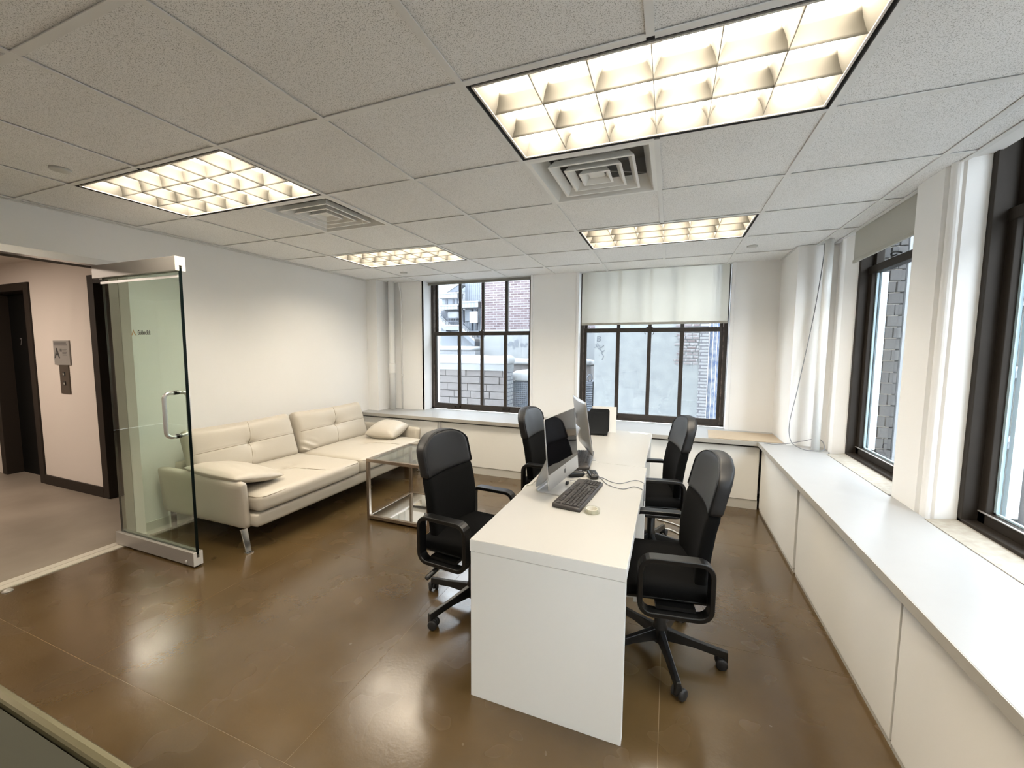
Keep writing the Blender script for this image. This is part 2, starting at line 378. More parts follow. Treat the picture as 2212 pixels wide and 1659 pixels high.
# ---- ceiling: slab, lay-in tiles, tee grid
ce = struct(MB().box(-4.05, 1.8, YB-.2, 5.2, CZ+.30, CZ+.36).build('ceiling', mat('slab_soffit', (.5, .5, .5), .9)))
GX0, GY0, P = -.694, 1.296, .61
lights = [(0, 0), (-4, 0), (0, 3), (-4, 3), (0, -4), (-4, -4)]  # last two are unseen lights, added behind the camera to brighten the room
diffs = [(0, 1), (-3, 1)]
occ = set()
for i, j in lights: occ |= {(i, j), (i+1, j)}
for d in diffs: occ.add(d)
CXR = 1.262
tmesh = {}
for i in range(-6, 4):
    for j in range(-8, 6):
        if (i, j) in occ: continue
        x0 = max(GX0+i*P, XL); x1 = min(GX0+(i+1)*P, CXR if j < 5 else 1.0); y0 = max(GY0+j*P, YB); y1 = min(GY0+(j+1)*P, 4.80)
        if j == 4 and i >= 3: y1 = 4.21
        if x1-x0 < .03 or y1-y0 < .03: continue
        key = (round(x1-x0, 3), round(y1-y0, 3))
        if key not in tmesh:
            hw, hh = key[0]/2-.003, key[1]/2-.003
            o = MB().box(-hw, hw, -hh, hh, 0, .016).build('ceiling_tile', tile_m, ce, loc=((x0+x1)/2, (y0+y1)/2, CZ+.007)); tmesh[key] = o.data
        else:
            o = D.objects.new('ceiling_tile', tmesh[key]); COL.objects.link(o); o.parent = ce; o.location = ((x0+x1)/2, (y0+y1)/2, CZ+.007)
tb = MB(); W = .012
for i in range(-5, 4):
    x = GX0+i*P
    if XL < x < CXR:
        yt = 4.80 if x < 1.0 else 4.21
        cut = sorted(GY0+lj*P for li, lj in lights if li+1 == i); y_ = YB
        for c_ in cut+[None]:
            e_ = yt if c_ is None else c_
            if e_-y_ > .02: tb.box(x-W, x+W, y_, e_, CZ, CZ+.004); tb.box(x-.001, x+.001, y_, e_, CZ+.004, CZ+.04)
            if c_ is not None: y_ = c_+P
tb.build('grid_runner', grid_m, ce)
tb = MB()
for j in range(-8, 6):
    y = GY0+j*P
    if YB < y < 4.8:
        xr = CXR if y < 4.21 else 1.0
        for i in range(-6, 4):
            a = max(GX0+i*P+W, XL); b = min(GX0+(i+1)*P-W, xr)
            if b-a < .02: continue
            if (i, j-1) in occ and (i, j) in occ and False: continue
            tb.box(a, b, y-W, y+W, CZ+.0006, CZ+.0042)
tb.build('cross_tee', grid_m, ce)
MB().box(XL, XL+.02, YB, 4.8, CZ-.001, CZ+.003).box(CXR-.02, CXR+.004, YB, 4.21, CZ-.001, CZ+.003).box(XL, 1.0, 4.775, 4.80, CZ-.001, CZ+.003).box(.985, 1.0, 4.21, 4.8, CZ-.001, CZ+.003).box(1.0, 1.262, 4.19, 4.21, CZ-.001, CZ+.003).build('wall_angle', grid_m, ce)
# light-tight lid round the plenum, so that no daylight comes in above the tiles
struct(MB().box(XL-.1, 1.7, YB, YB+.01, CZ+.02, CZ+.3).box(1.262, 1.345, YB, 4.21, CZ+.004, CZ+.30).box(XL, 1.0, 4.802, 4.84, CZ+.004, CZ+.30).build('trim_12', wall_m))

# =================================================================== CEILING LIGHTS
def make_troffer():
    t = thing('ceiling_light', '', 'ceiling light', (0, 0, 0))
    L_, W_ = 1.22, .61
    b = MB(); x0, x1, y0, y1 = .013, L_-.013, .013, W_-.013
    b.box(x0, x1, y0, y0+.003, CZ, CZ+.12).box(x0, x1, y1-.003, y1, CZ, CZ+.12).box(x0, x0+.003, y0, y1, CZ, CZ+.12).box(x1-.003, x1, y0, y1, CZ, CZ+.12).box(x0, x1, y0, y1, CZ+.118, CZ+.12)
    b.build('housing', plen_m, t)
    MB().box(.03, L_-.03, .03, W_-.03, CZ+.088, CZ+.092).build('lamp_panel', glow_m, t)
    fr = MB(); a = .026; c = .034
    fr.box(a, L_-a, a, c, CZ+.002, CZ+.085).box(a, L_-a, W_-c, W_-a, CZ+.002, CZ+.085).box(a, c, c, W_-c, CZ+.002, CZ+.085).box(L_-c, L_-a, c, W_-c, CZ+.002, CZ+.085)
    fr.build('louver_frame', mat('louver_frame_white', (.72, .68, .62), .4) if 'louver_frame_white' not in MATS else MATS['louver_frame_white'], t)
    def wedge(p0, p1):    # curved parabolic blade between two points along x or y
        m = MB(); top = .027; h = .062
        prof = []
        for k in range(7):
            u = k/6; prof.append((.0008+top*u*u, h*u))
        for k in range(6, -1, -1):
            u = k/6; prof.append((-.0008-top*u*u, h*u))
        m.sweep([Vector(p0), Vector(p1)], prof, smooth=True); return m
    for k in range(1, 6):
        x = c+(L_-2*c)*k/6; wedge((x, c, CZ+.006), (x, W_-c, CZ+.006)).build('louver_blade', louver_m, t)
    for k in range(1, 3):
        y = c+(W_-2*c)*k/3; wedge((c, y, CZ+.0062), (L_-c, y, CZ+.0062)).build('louver_blade', louver_m, t)
    sl = MB()   # sloping perimeter reflector
    for (ax, bx, ay, by) in ((c, c+.03, c, W_-c), (L_-c, L_-c-.03, c, W_-c)):
        sl.poly([(ax, ay, CZ+.006), (ax, by, CZ+.006), (bx, by, CZ+.072), (bx, ay, CZ+.072)], [(0, 1, 2, 3)])
    for (ay, by) in ((c, c+.02), (W_-c, W_-c-.02)):
        sl.poly([(c, ay, CZ+.006), (L_-c, ay, CZ+.006), (L_-c, by, CZ+.072), (c, by, CZ+.072)], [(0, 1, 2, 3)])
    sl.build('side_reflector', louver_m, t)
    return t
tr = make_troffer()
labs = {(0, 0): 'large lit louvered ceiling light nearest the camera above the desks', (-4, 0): 'lit louvered ceiling light near the glass entrance door',
        (0, 3): 'lit louvered ceiling light before the far window with the blind', (-4, 3): 'lit louvered ceiling light above the sofa near the far left window',
        (0, -4): 'unseen louvered ceiling light added behind the viewer on the window side', (-4, -4): 'unseen louvered ceiling light added behind the viewer on the lobby side'}
for k, (i, j) in enumerate(lights):
    o = tr if k == 0 else tree_copy(tr)
    o.location = (GX0+i*P, GY0+j*P, 0); o['label'] = labs[(i, j)]; o['group'] = 'louvered ceiling lights'
# =================================================================== AIR DIFFUSERS
diffw_m = mat('diffuser_white', (.86, .86, .83), .4)
duct_m = mat('duct_metal', (.45, .45, .44), .4, metal=.5)
def ringq(m, s0, z0, s1, z1):
    a = [(-s0, -s0, z0), (s0, -s0, z0), (s0, s0, z0), (-s0, s0, z0), (-s1, -s1, z1), (s1, -s1, z1), (s1, s1, z1), (-s1, s1, z1)]
    m.poly(a, [(i, (i+1) % 4, 4+(i+1) % 4, 4+i) for i in range(4)])
def make_diff():
    t = thing('air_diffuser', '', 'air vent')
    m = MB(); ringq(m, .297, CZ+.001, .272, CZ+.001); ringq(m, .272, CZ+.001, .235, CZ+.085); ringq(m, .297, CZ+.001, .297, CZ+.01); m.build('outer_frame', diffw_m, t)
    for s0 in (.205, .140, .078):
        m = MB()
        ringq(m, s0, CZ+.000, s0-.012, CZ-.001); ringq(m, s0-.012, CZ-.001, s0-.036, CZ+.034); ringq(m, s0, CZ+.000, s0-.027, CZ+.038); ringq(m, s0-.027, CZ+.038, s0-.036, CZ+.034)
        m.build('cone_ring', diffw_m, t)
    MB().box(-.040, .040, -.040, .040, CZ+.02, CZ+.024).build('centre_plate', diffw_m, t)
    m = MB(); ringq(m, .30, CZ+.09, .30, CZ+.20); m.poly([(-.3, -.3, CZ+.2), (.3, -.3, CZ+.2), (.3, .3, CZ+.2), (-.3, .3, CZ+.2)], [(0, 1, 2, 3)]); ringq(m, .235, CZ+.085, .30, CZ+.09)
    m.build('back_pan', duct_m, t)
    MB().lathe([(.13, CZ+.150), (.13, CZ+.197)], 28).build('duct_collar', duct_m, t)
    MB().lathe([(.128, CZ+.196), (.128, CZ+.198)], 28).build('duct_opening', plen_m, t)
    m = MB()
    for a in range(4):
        c, s = math.cos(a*PI/2+PI/4), math.sin(a*PI/2+PI/4); m.tube([(c*.34, s*.34, CZ+.09), (c*.04, s*.04, CZ+.045)], .003, 5)
    m.build('brace', duct_m, t)
    return t
df = make_diff()
for k, (i, j) in enumerate(diffs):
    o = df if k == 0 else tree_copy(df)
    o.location = (GX0+(i+.5)*P, GY0+(j+.5)*P, 0)
    o['label'] = ('square stepped white air diffuser beside the large light above the desks', 'square stepped air diffuser beside the ceiling light near the entrance door')[k]; o['group'] = 'square air diffusers'
# sprinkler covers
for k, (x, y, lab) in enumerate(((-2.911, 1.17, 'round white sprinkler cover at the left of the ceiling near the door'), (-2.968, 4.107, 'round white sprinkler cover in the ceiling tile before the far left window'), (.628, 4.081, 'round white sprinkler cover in the ceiling near the right hand column'))):
    tag(MB().lathe([(.001, CZ-.004), (.036, CZ-.004), (.041, CZ-.001), (.041, CZ+.007)], 28, Matrix.Translation((x, y, 0))).build('sprinkler_cover', mat('cover_white%d' % k, (.60, .60, .57), .5)), lab, 'sprinkler cover', 'ceiling sprinkler covers')

# =================================================================== LOBBY
struct(MB().box(-9.2, -7.20, 2.2, 2.5, 0, 2.7).box(-6.25, -5.145, 2.2, 2.5, 0, 2.7).box(-4.12, -3.9, 2.2, 2.5, 0, 2.7).box(-7.2, -6.25, 2.2, 2.5, 2.15, 2.7).box(-5.145, -4.12, 2.2, 2.5, 2.15, 2.7).build('wall_lobby_far', lobw_m))
struct(MB().box(-9.3, -9.2, -1.5, 2.5, 0, 2.7).box(-9.2, -4.05, -1.6, -1.5, 0, 2.7).build('wall_lobby_near', lobw_m))
struct(MB().box(-9.3, -4.05, -1.6, 2.5, CZ-.01, CZ+.05).build('ceiling_lobby', lobw_m))
struct(MB().box(-6.25, -5.145, 2.185, 2.2, 0, .10).build('baseboard_lobby', elevf_m))
for k, (x0, x1, dl) in enumerate(((-7.20, -6.25, 'black elevator doors with a small floor number at the left edge'), (-5.145, -4.10, 'black elevator doors behind the glass entrance door'))):
    t = thing('elevator', dl, 'elevator', ((x0+x1)/2, 2.2, 0)); h = (x1-x0)/2
    MB().box(-h, -h+.10, -.015, .15, 0, 2.15).box(h-.10, h, -.015, .15, 0, 2.15).box(-h+.1, h-.1, -.015, .15, 2.07, 2.15).build('door_frame', elevf_m, t, bevel=.003)
    for s in (-1, 1):
        MB().box(min(s*.001, s*(h-.1)), max(s*.001, s*(h-.1)), .12, .14, 0, 2.07).build('door_panel', elev_m, t)
    if k == 0:
        me = text_mesh('7', .11); o = D.objects.new('floor_number', me); COL.objects.link(o); me.materials.append(mat('number_grey', (.16, .15, .15), .5)); o.parent = t
        o.rotation_euler = (PI/2, 0, 0); o.location = (-6.88-(x0+x1)/2, .1185, 1.53)
t = thing('notice_poster', 'grey notice sheet with a large black letter A above the elevator buttons', 'poster', (-5.703, 2.192, 1.42))
MB().box(-.147, .147, -.004, .008, -.122, .122).build('sheet', poster_m, t)
me = text_mesh('A', .14, .0004, .022); me.materials.append(ink_m); o = D.objects.new('letter', me); COL.objects.link(o); o.parent = t; o.rotation_euler = (PI/2, 0, 0); o.location = (-.085, -.0045, -.01)
m = MB(); m.box(-.13, .10, -.005, -.004, .093, .103).box(-.13, .115, -.005, -.004, .072, .083).box(-.025, .01, -.005, -.004, .01, .04)
for q in range(5): m.box(.02, .10-.01*(q % 2), -.005, -.004, .03-.014*q, .036-.014*q)
m.build('print_line', mat('faded_ink', (.10, .095, .09), .7), t)
t = thing('elevator_button_panel', 'narrow metal elevator call plate with two square buttons', 'button panel', (-5.69, 2.192, 1.155))
MB().box(-.083, .083, -.003, .008, -.15, .14).build('plate', mat('brown_steel', (.09, .072, .055), .4, metal=.3), t)
for q, z in ((0, .05), (1, -.045)):
    MB().box(-.02, .02, -.008, -.003, z-.02, z+.02).build('button', mat('button%d' % q, (.02, .02, .02), .4), t)
    MB().box(-.010, .010, -.0095, -.008, z-.010, z+.010).build('button_light', mat('button_lens%d' % q, (.35, .33, .28), .4), t)
t = thing('lobby_fill_light', 'added square light panel, out of sight, brightening the elevator lobby', 'ceiling light', (-6.0, .6, CZ-.01))  # unseen light added to brighten the lobby
MB().box(-.3, .3, -.3, .3, -.008, 0).build('frame', alu_m, t); MB().box(-.28, .28, -.28, .28, -.012, -.008).build('lamp_panel', glow2_m, t)
tag(MB().lathe([(.004, CZ-.065), (.035, CZ-.06), (.04, CZ-.05), (.018, CZ-.04), (.03, CZ-.02), (.045, CZ-.011)], 16, Matrix.Translation((-5.95, 1.75, 0))).build('sprinkler', mat('sprinkler_metal', (.1, .09, .08), .4, metal=.6)), 'small dark sprinkler head on the lobby ceiling behind the door header', 'sprinkler')

# =================================================================== GLASS DOOR
t = thing('glass_door', 'open frameless glass door with metal rails, pull handle and lettering', 'door', (-3.80, 1.70, 0))
y = 0
MB().box(.012, .868, -.0075, .0075, .085, 1.985).build('glass_pane', dglass_m, t)
MB().box(.8685, .8725, -.0085, .0085, .085, 1.985).box(.0095, .0115, -.006, .006, .085, 1.985).build('glass_edge', gedge_m, t)
br = MB().box(-.02, .872, -.029, -.008, .012, .105).box(-.02, .872, .008, .029, .012, .105).box(-.02, .872, -.008, .008, .012, .06).build('bottom_rail', alu_m, t, bevel=.002)
MB().box(.872, .877, -.029, -.008, .012, .105).box(.872, .877, .008, .029, .012, .105).box(.872, .877, -.008, .008, .012, .062).build('end_cap', mat('cap_metal', (.74, .72, .69), .35, metal=.3), br)
MB().lathe([(.0, -.006), (.010, -.005), (.012, 0)], 16, Matrix.Translation((.80, -.029, .035)) @ Matrix.Rotation(PI/2, 4, 'X') @ Matrix.Scale(-1, 4, (0, 0, 1))).build('lock_button', alu2_m, br)
tr_ = MB().box(-.06, .872, -.029, -.008, 1.965, 2.055).box(-.06, .872, .008, .029, 1.965, 2.055).box(-.06, .872, -.008, .008, 2.00, 2.055).build('top_rail', alu_m, t, bevel=.002)
MB().box(.872, .877, -.029, -.008, 1.965, 2.055).box(.872, .877, .008, .029, 1.965, 2.055).box(.872, .877, -.008, .008, 2.00, 2.055).build('end_cap', mat('cap_metal2', (.80, .78, .74), .35, metal=.2), tr_)
MB().box(.0, .866, -.0115, -.0077, 1.925, 1.941).build('painted_reflection', emis('strip_glare', (1, 1, 1), 1.0) if False else mat('white_strip', (.95, .95, .95), .3), t)  # white bar stands in for a reflection along the top of the glass
for s in (-1, 1):
    pts = smooth_path([(.750, s*.008, 1.150), (.750, s*.045, 1.152)], 2)
    z0, z1, yy = .888, 1.180, s*.070; r = .036
    path = [(.750, s*.008, z1)]
    for i in range(7):
        a = PI/2*i/6; path.append((.750, yy-s*r+s*r*math.sin(a), z1-r+r*math.cos(a)))
    for i in range(7):
        a = PI/2*i/6; path.append((.750, yy-s*r+s*r*math.cos(a), z0+r-r*math.sin(a)))
    path.append((.750, s*.008, z0))
    MB().tube(path, .0125, 12, up=(1, 0, 0)).build('pull_handle', alu2_m, t)
MB().cyl((.750, -.014, 1.180), (.750, .014, 1.180), .0142, 14).cyl((.750, -.014, .888), (.750, .014, .888), .0142, 14).build('handle_washer', black_m, t)
me = text_mesh('Goldenclick', .034, .0003, .018); me.materials.append(logo_m); o = D.objects.new('lettering', me); COL.objects.link(o); o.parent = t; o.rotation_euler = (PI/2, 0, 0); o.location = (.463, -.0080, 1.578)
bb = [v.co.x for v in me.vertices]; sc = .142/(max(bb)-min(bb)); o.scale = (sc, 1.45*sc, 1)
MB().poly([(.318, -.0080, 1.560), (.345, -.0080, 1.604), (.349, -.0080, 1.590), (.330, -.0080, 1.562)], [(0, 1, 2, 3)]).poly([(.347, -.0080, 1.586), (.353, -.0080, 1.589), (.378, -.0080, 1.556), (.366, -.0080, 1.562), (.350, -.0080, 1.574)], [(0, 1, 2, 3, 4)]).build('emblem', gold_m, t)
tag(MB().lathe([(.0, .014), (.012, .013), (.022, .006), (.026, 0)], 20, Matrix.Translation((-3.69, 1.09, 0))).build('door_stop', alu_m), 'small round metal floor plate beside the door threshold', 'door stop')

# =================================================================== WINDOWS
def dh_window(name, x0, x1, zt, zm, xm, latch=True):
    root = D.objects.new(name, None); COL.objects.link(root); struct(root); root.location = (0, 0, 0)
    ya, yb = 4.885, 4.97; zb = .655
    MB().box(x0, x0+.035, ya, yb, zb, zt).box(x1-.035, x1, ya, yb, zb, zt).box(x0, x1, ya, yb, zb, zb+.02).build('window_frame', steel_m, root)
    MB().box(x0+.035, x0+.045, ya-.002, ya+.06, zb+.02, zt).box(x1-.045, x1-.035, ya-.002, ya+.06, zb+.02, zt).build('sash_track', mat('worn_track', (.13, .10, .085), .6, mott=(30, .9, (.03, .025, .02))), root)
    a, b = x0+.045, x1-.045
    lower = MB().box(a, a+.028, 4.895, 4.925, zb+.02, zm+.012).box(b-.028, b, 4.895, 4.925, zb+.02, zm+.012).box(a, b, 4.893, 4.927, zb+.015, zb+.080).box(a, b, 4.891, 4.927, zm-.028, zm+.022).build('lower_sash', steel_m, root, bevel=.003)
    upper = MB().box(a, a+.03, 4.932, 4.962, zm-.02, zt).box(b-.03, b, 4.932, 4.962, zm-.02, zt).box(a, b, 4.932, 4.962, zm-.02, zm+.02).build('upper_sash', steel_m, root, bevel=.003)
    for x in xm:
        MB().box(x-.021, x+.021, 4.895, 4.925, zb+.06, zm-.02).build('muntin', steel_m, lower, bevel=.003)
        MB().box(x-.020, x+.020, 4.932, 4.962, zm+.018, zt).build('muntin', steel_m, upper, bevel=.003)
    ed = [a+.02]+list(xm)+[b-.02]
    for p, q in zip(ed, ed[1:]):
        MB().poly([(p, 4.91, zb+.05), (q, 4.91, zb+.05), (q, 4.91, zm), (p, 4.91, zm)], [(0, 1, 2, 3)]).build('pane', wglass_m, lower)
        MB().poly([(p, 4.947, zm), (q, 4.947, zm), (q, 4.947, zt), (p, 4.947, zt)], [(0, 1, 2, 3)]).build('pane', wglass_m, upper)
    # sash lifts and the latch
    for x in ((xm[0]-.02, xm[2]+.02) if latch else ()):
        MB().box(x-.05, x+.05, 4.868, 4.893, zb+.050, zb+.058).box(x-.048, x-.032, 4.873, 4.893, zb+.028, zb+.052).box(x+.032, x+.048, 4.873, 4.893, zb+.028, zb+.052).build('sash_lift', bronze_m, lower)
    m = MB().box(xm[1]-.035, xm[1]+.035, 4.885, 4.925, zm+.018, zm+.030).box(xm[1]-.012, xm[1]+.02, 4.89, 4.92, zm+.03, zm+.046)
    m.tube(smooth_path([(xm[1]+.02, 4.885, zm+.02), (xm[1]+.045, 4.88, zm-.03), (xm[1]+.035, 4.88, zm-.055)], 4), .004, 6)
    m.tube(smooth_path([(xm[1]-.03, 4.885, zm+.02), (xm[1]-.05, 4.88, zm-.03), (xm[1]-.042, 4.88, zm-.052)], 4), .004, 6); m.build('latch', steel_m, lower)
    MB().poly([(a, 4.968, zb+.02), (b, 4.968, zb+.02), (b, 4.968, zm), (a, 4.968, zm)], [(0, 1, 2, 3)]).build('insect_screen', insect_m, root)
    return root
dh_window('window_1', -3.088, -1.600, 2.45, 1.690, (-2.665, -2.325, -1.988))
dh_window('window_2', -1.008, .568, 2.45, 1.712, (-.570, -.222, .120))
def cas_window(name, ya, yb, fullopen=True):
    root = D.objects.new(name, None); COL.objects.link(root); struct(root)
    zb, zt, zm = .655, 2.45, 2.09
    MB().box(1.33, 1.46, yb-.035, yb, zb, zt).box(1.33, 1.46, ya, ya+.035, zb, zt).box(1.33, 1.46, ya, yb, zb, zb+.03).build('window_frame', bronze_m, root, bevel=.003)
    s = MB().box(1.385, 1.435, yb-.085, yb-.035, zb+.03, zm).box(1.385, 1.435, ya+.035, ya+.085, zb+.03, zm).box(1.385, 1.435, ya+.035, yb-.035, zb+.03, zb+.085).box(1.38, 1.44, ya+.035, yb-.035, zm-.03, zm+.025).build('lower_sash', bronze_m, root, bevel=.003)
    MB().box(1.375, 1.384, ya+.05, yb-.05, zb+.083, zb+.087).build('glazing_bead', alu_m, s)
    u = MB().box(1.41, 1.455, yb-.075, yb-.035, zm+.02, zt).box(1.41, 1.455, ya+.035, ya+.075, zm+.02, zt).build('upper_sash', bronze_m, root)
    gs = mat('gasket_'+name, (.45, .60, .68), .4)
    MB().box(1.412, 1.424, yb-.100, yb-.085, zb+.085, zm-.03).box(1.412, 1.424, ya+.085, yb-.085, zb+.085, zb+.093).build('glass_seal', gs, s)
    MB().box(1.43, 1.47, yb-.125, yb-.100, zb+.085, zm-.03).build('outer_stop', mat('stop_'+name, (.60, .70, .76), .4), s)
    MB().poly([(1.42, ya+.08, zb+.08), (1.42, yb-.085, zb+.08), (1.42, yb-.085, zm-.03), (1.42, ya+.08, zm-.03)], [(0, 1, 2, 3)]).build('pane', wglass_m, s)
    MB().poly([(1.44, ya+.07, zm+.02), (1.44, yb-.075, zm+.02), (1.44, yb-.075, zt), (1.44, ya+.07, zt)], [(0, 1, 2, 3)]).build('pane', wglass_m, u)
    c = (ya+yb)/2+.02
    MB().tube(smooth_path([(1.375, c-.03, zm+.03), (1.365, c+.01, zm+.045), (1.36, c+.05, zm+.05), (1.36, c+.065, zm+.038), (1.365, c+.05, zm+.028), (1.375, c+.02, zm+.03)], 5), .006, 8).build('latch', black_m, s)
cas_window('window_3', 2.93, 3.93); cas_window('window_4', 1.57, 2.57); cas_window('unseen_window_5', .21, 1.21); cas_window('unseen_window_6', -1.15, -.15)  # the last two are unseen windows, added to let in more daylight
# ---- blinds
t = thing('roller_blind', 'translucent grey roller blind half lowered over the far window', 'blind', (-.215, 4.80, 1.77))
MB().box(-.765, .765, -.0006, .0006, .02, .62).build('fabric', blind_m, t)
MB().box(-.765, .765, -.009, .007, -.004, .022).build('hem_bar', mat('hem_fabric', (.42, .41, .36), .7), t, bevel=.003)
MB().cyl((-.775, .03, .64), (.785, .03, .64), .022, 16).build('roller_tube', mat('roller_grey', (.5, .5, .47), .6), t)
m = MB()
m.tube([(.775, -.01, .60), (.772, -.012, -.2), (.765, -.012, -.98), (.769, -.014, -1.0), (.775, -.012, -.98), (.780, -.01, -.2), (.783, -.01, .60)], .0018, 5); m.build('pull_chain', cable_m, t)
t = thing('roller_blind', 'grey roller blind rolled up above the far left window', 'blind', (-2.345, 4.80, 2.345))
MB().cyl((-.745, .03, .03), (.735, .03, .03), .026, 16).build('roller_tube', MATS['roller_grey'], t)
MB().box(-.740, .735, -.002, .016, -.012, .018).build('hem_bar', mat('hem_dark', (.20, .19, .165), .7), t, bevel=.003)
t = thing('roller_blind', 'opaque grey roller blind partly lowered over the right hand window', 'blind', (1.27, 3.43, 2.145))
MB().box(-.0008, .0008, -.495, .425, .02, .27).build('fabric', mat('opaque_blind', (.46, .455, .41), .85), t)
MB().box(-.008, .008, -.495, .425, -.004, .022).build('hem_bar', MATS['hem_fabric'], t, bevel=.003)

# =================================================================== WORKTOPS AND CABINETS
wt = MB()
wt.prism([(XL, 4.42), (XL, 4.222), (.80, 4.222), (.80, 4.21), (1.0, 4.21), (1.0, YF), (.57, YF), (.57, 4.885), (-1.01, 4.885), (-1.01, YF), (-1.60, YF), (-1.60, 4.885), (-3.09, 4.885), (-3.09, 4.70), (-3.63, 4.70), (-3.63, 4.42)], .611, .649)
o = tag(wt.build('worktop', top_m, bevel=.002), 'white worktop running along the far wall beneath the two paned windows', 'worktop')
MB().box(XL+.001, .782, 4.219, 4.2225, .6105, .649).build('front_edge', edge_m, o)
o = tag(MB().prism([(.785, YB+.1), (1.2235, YB+.1), (1.2235, 3.94), (1.262, 4.03), (1.262, 4.20), (1.0, 4.208), (.785, 4.208)], .612, .650).build('worktop', top_m, bevel=.002), 'long white worktop running under the windows of the right wall', 'worktop')
MB().box(.7815, .785, YB+.1, 4.215, .6118, .6498).build('front_edge', edge_m, o)
glab = ['white cabinet behind the sofa end beneath the far worktop', 'white cabinet with a wide flat front beneath the far left window', 'white cabinet on the far wall mostly hidden by the desks', 'white cabinet on the far wall in the right corner behind the chairs']
for k, (a, b) in enumerate(((-3.78, -2.623), (-2.548, -1.455), (-1.385, -.34), (-.265, .806))):
    t = thing('cabinet', glab[k], 'cabinet', ((a+b)/2, 4.26, 0), group='cabinets under the far worktop'); h = (b-a)/2
    MB().box(-h, h, 0, .018, .090, .590).build('door', cab_m, t, bevel=.0015)
    lo, hi = (-h-.02 if k == 0 else -h-.0345), (h+.03 if k == 3 else h+.0345)
    if k == 3: hi = h+.004
    MB().box(lo+.0005, hi-.0005, .022, .14, 0, .588).build('body', cab_m, t); MB().box(lo+.0005, hi-.0005, .030, .13, .588, .608).build('painted_gap_shade', cabg_m, t)  # the dark strip stands in for the shade under the worktop
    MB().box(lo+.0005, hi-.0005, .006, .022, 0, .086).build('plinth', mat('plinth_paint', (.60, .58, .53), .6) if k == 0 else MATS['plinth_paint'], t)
rl = ['white cabinet at the far end under the right hand worktop', 'long white cabinet under the right hand window worktop', 'white cabinet at the near end of the right hand worktop', 'white cabinet under the worktop beside the viewer', 'white cabinet under the worktop behind the viewer']
for k, (a, b) in enumerate(((3.122, 4.238), (1.828, 3.072), (.58, 1.814), (-.68, .56), (-1.94, -.70))):
    t = thing('cabinet', rl[k], 'cabinet', (.82, (a+b)/2, 0), group='cabinets under the right worktop'); h = (b-a)/2
    MB().box(0, .018, -h, h, .028, .584).build('door', cab_m, t, bevel=.0015)
    MB().box(.024, .20, -h-.004, h+.004, 0, .608).build('body', cabg_m, t)  # body coloured dark to stand in for shade in the gaps
    MB().box(.006, .024, -h-.004, h+.004, 0, .024).build('plinth', MATS['plinth_paint'], t)
o = tag(MB().prism([(.372, 4.235), (.985, 4.235), (.985, 4.66), (.40, 4.66)], .650, .655).build('board', board_m), 'thin tan board lying on the worktop in the far right corner', 'board')

# pipes and conduit
t = thing('pipe', 'thick white painted riser pipe left of the far left window', 'pipe', (-3.535, 4.60, 0))
MB().lathe([(.040, .65), (.040, CZ+.05)], 20).build('riser', pipe_m, t); MB().lathe([(.040, 1.14), (.045, 1.15), (.045, 1.27), (.040, 1.28)], 20).build('coupling', pipe_m, t)
t = thing('conduit', 'thin white electrical conduit beside the riser pipe', 'conduit', (-3.44, 4.685, 0))
MB().tube([(.0, 0, .65), (0, 0, 2.15), (-.01, 0, 2.25), (-.03, 0, 2.33), (-.03, 0, CZ+.02)], .010, 8, up=(0, 1, 0)).build('tube', pipe_m, t)
MB().box(-.016, .016, -.014, .012, 1.10, 1.13).box(-.016, .016, -.014, .012, 1.84, 1.87).build('clamp', pipe_m, t)
t = thing('pipe', 'slim white pipe standing in the right corner beside the window', 'pipe', (1.168, 4.05, 0))
MB().lathe([(.030, .65), (.030, CZ+.02)], 18).build('riser', pipe_m, t)
# grey cable looping in the corner
pth = smooth_path([(1.150, 4.10, 2.36), (1.145, 4.10, 2.2), (1.11, 4.12, 1.75), (1.04, 4.15, 1.15), (1.00, 4.16, .85), (1.01, 4.12, .70), (1.07, 4.05, .656), (1.13, 4.00, .656), (1.215, 4.01, .664), (1.222, 4.06, .72), (1.19, 4.10, .74), (1.10, 4.12, .71), (1.00, 4.14, .675), (.90, 4.15, .656), (.82, 4.17, .656)], 8)
tag(MB().tube(pth, .0032, 6).build('cable', cable_m), 'thin grey cable looping down the right corner onto the worktop', 'cable')

# =================================================================== DESKS
def desk(x0, x1, y0, y1, label, dz=0, inner=False):
    t = thing('desk', label, 'desk', ((x0+x1)/2, (y0+y1)/2, 0)); a = (x1-x0)/2; b = (y1-y0)/2; H = .695+dz
    MB().box(-a, a, -b, b, H-.050, H).build('tabletop', desk_m, t, bevel=.0015)
    MB().box(-a-.0008, a+.0008, -b-.0008, -b, H-.0500, H-.0015).box(-a-.0008, -a, -b, b, H-.05, H-.0015).box(a, a+.0008, -b, b, H-.05, H-.0015).build('edge_band', deske_m, t)
    for s in (-1, 1):
        if inner and s < 0: MB().box(-a+.06, a-.30, -b+.004, -b+.050, 0, H-.053).build('side_panel', deske_m, t, bevel=.0015); continue
        y = s*(b-.025); MB().box(-a+.0015, a-.0015, y-.0235, y+.0235, 0, H-.053).build('side_panel', deske_m, t, bevel=.0015)
    MB().box(-.011, .011, -b+.051, b-.051, .42, H-.052).build('centre_panel', deske_m, t)
    MB().box(-a+.004, a-.004, -b+.004, b-.004, H-.0535, H-.0498).build('joint', mat('desk_joint', (.08, .08, .075), .8) if 'desk_joint' not in MATS else MATS['desk_joint'], t)
    return t
desk(-.745, -.117, 1.456, 2.815, 'near white desk whose end panel faces the camera')
desk(-.762, -.132, 2.821, 4.04, 'far white desk reaching toward the window with the lowered blind', inner=True)

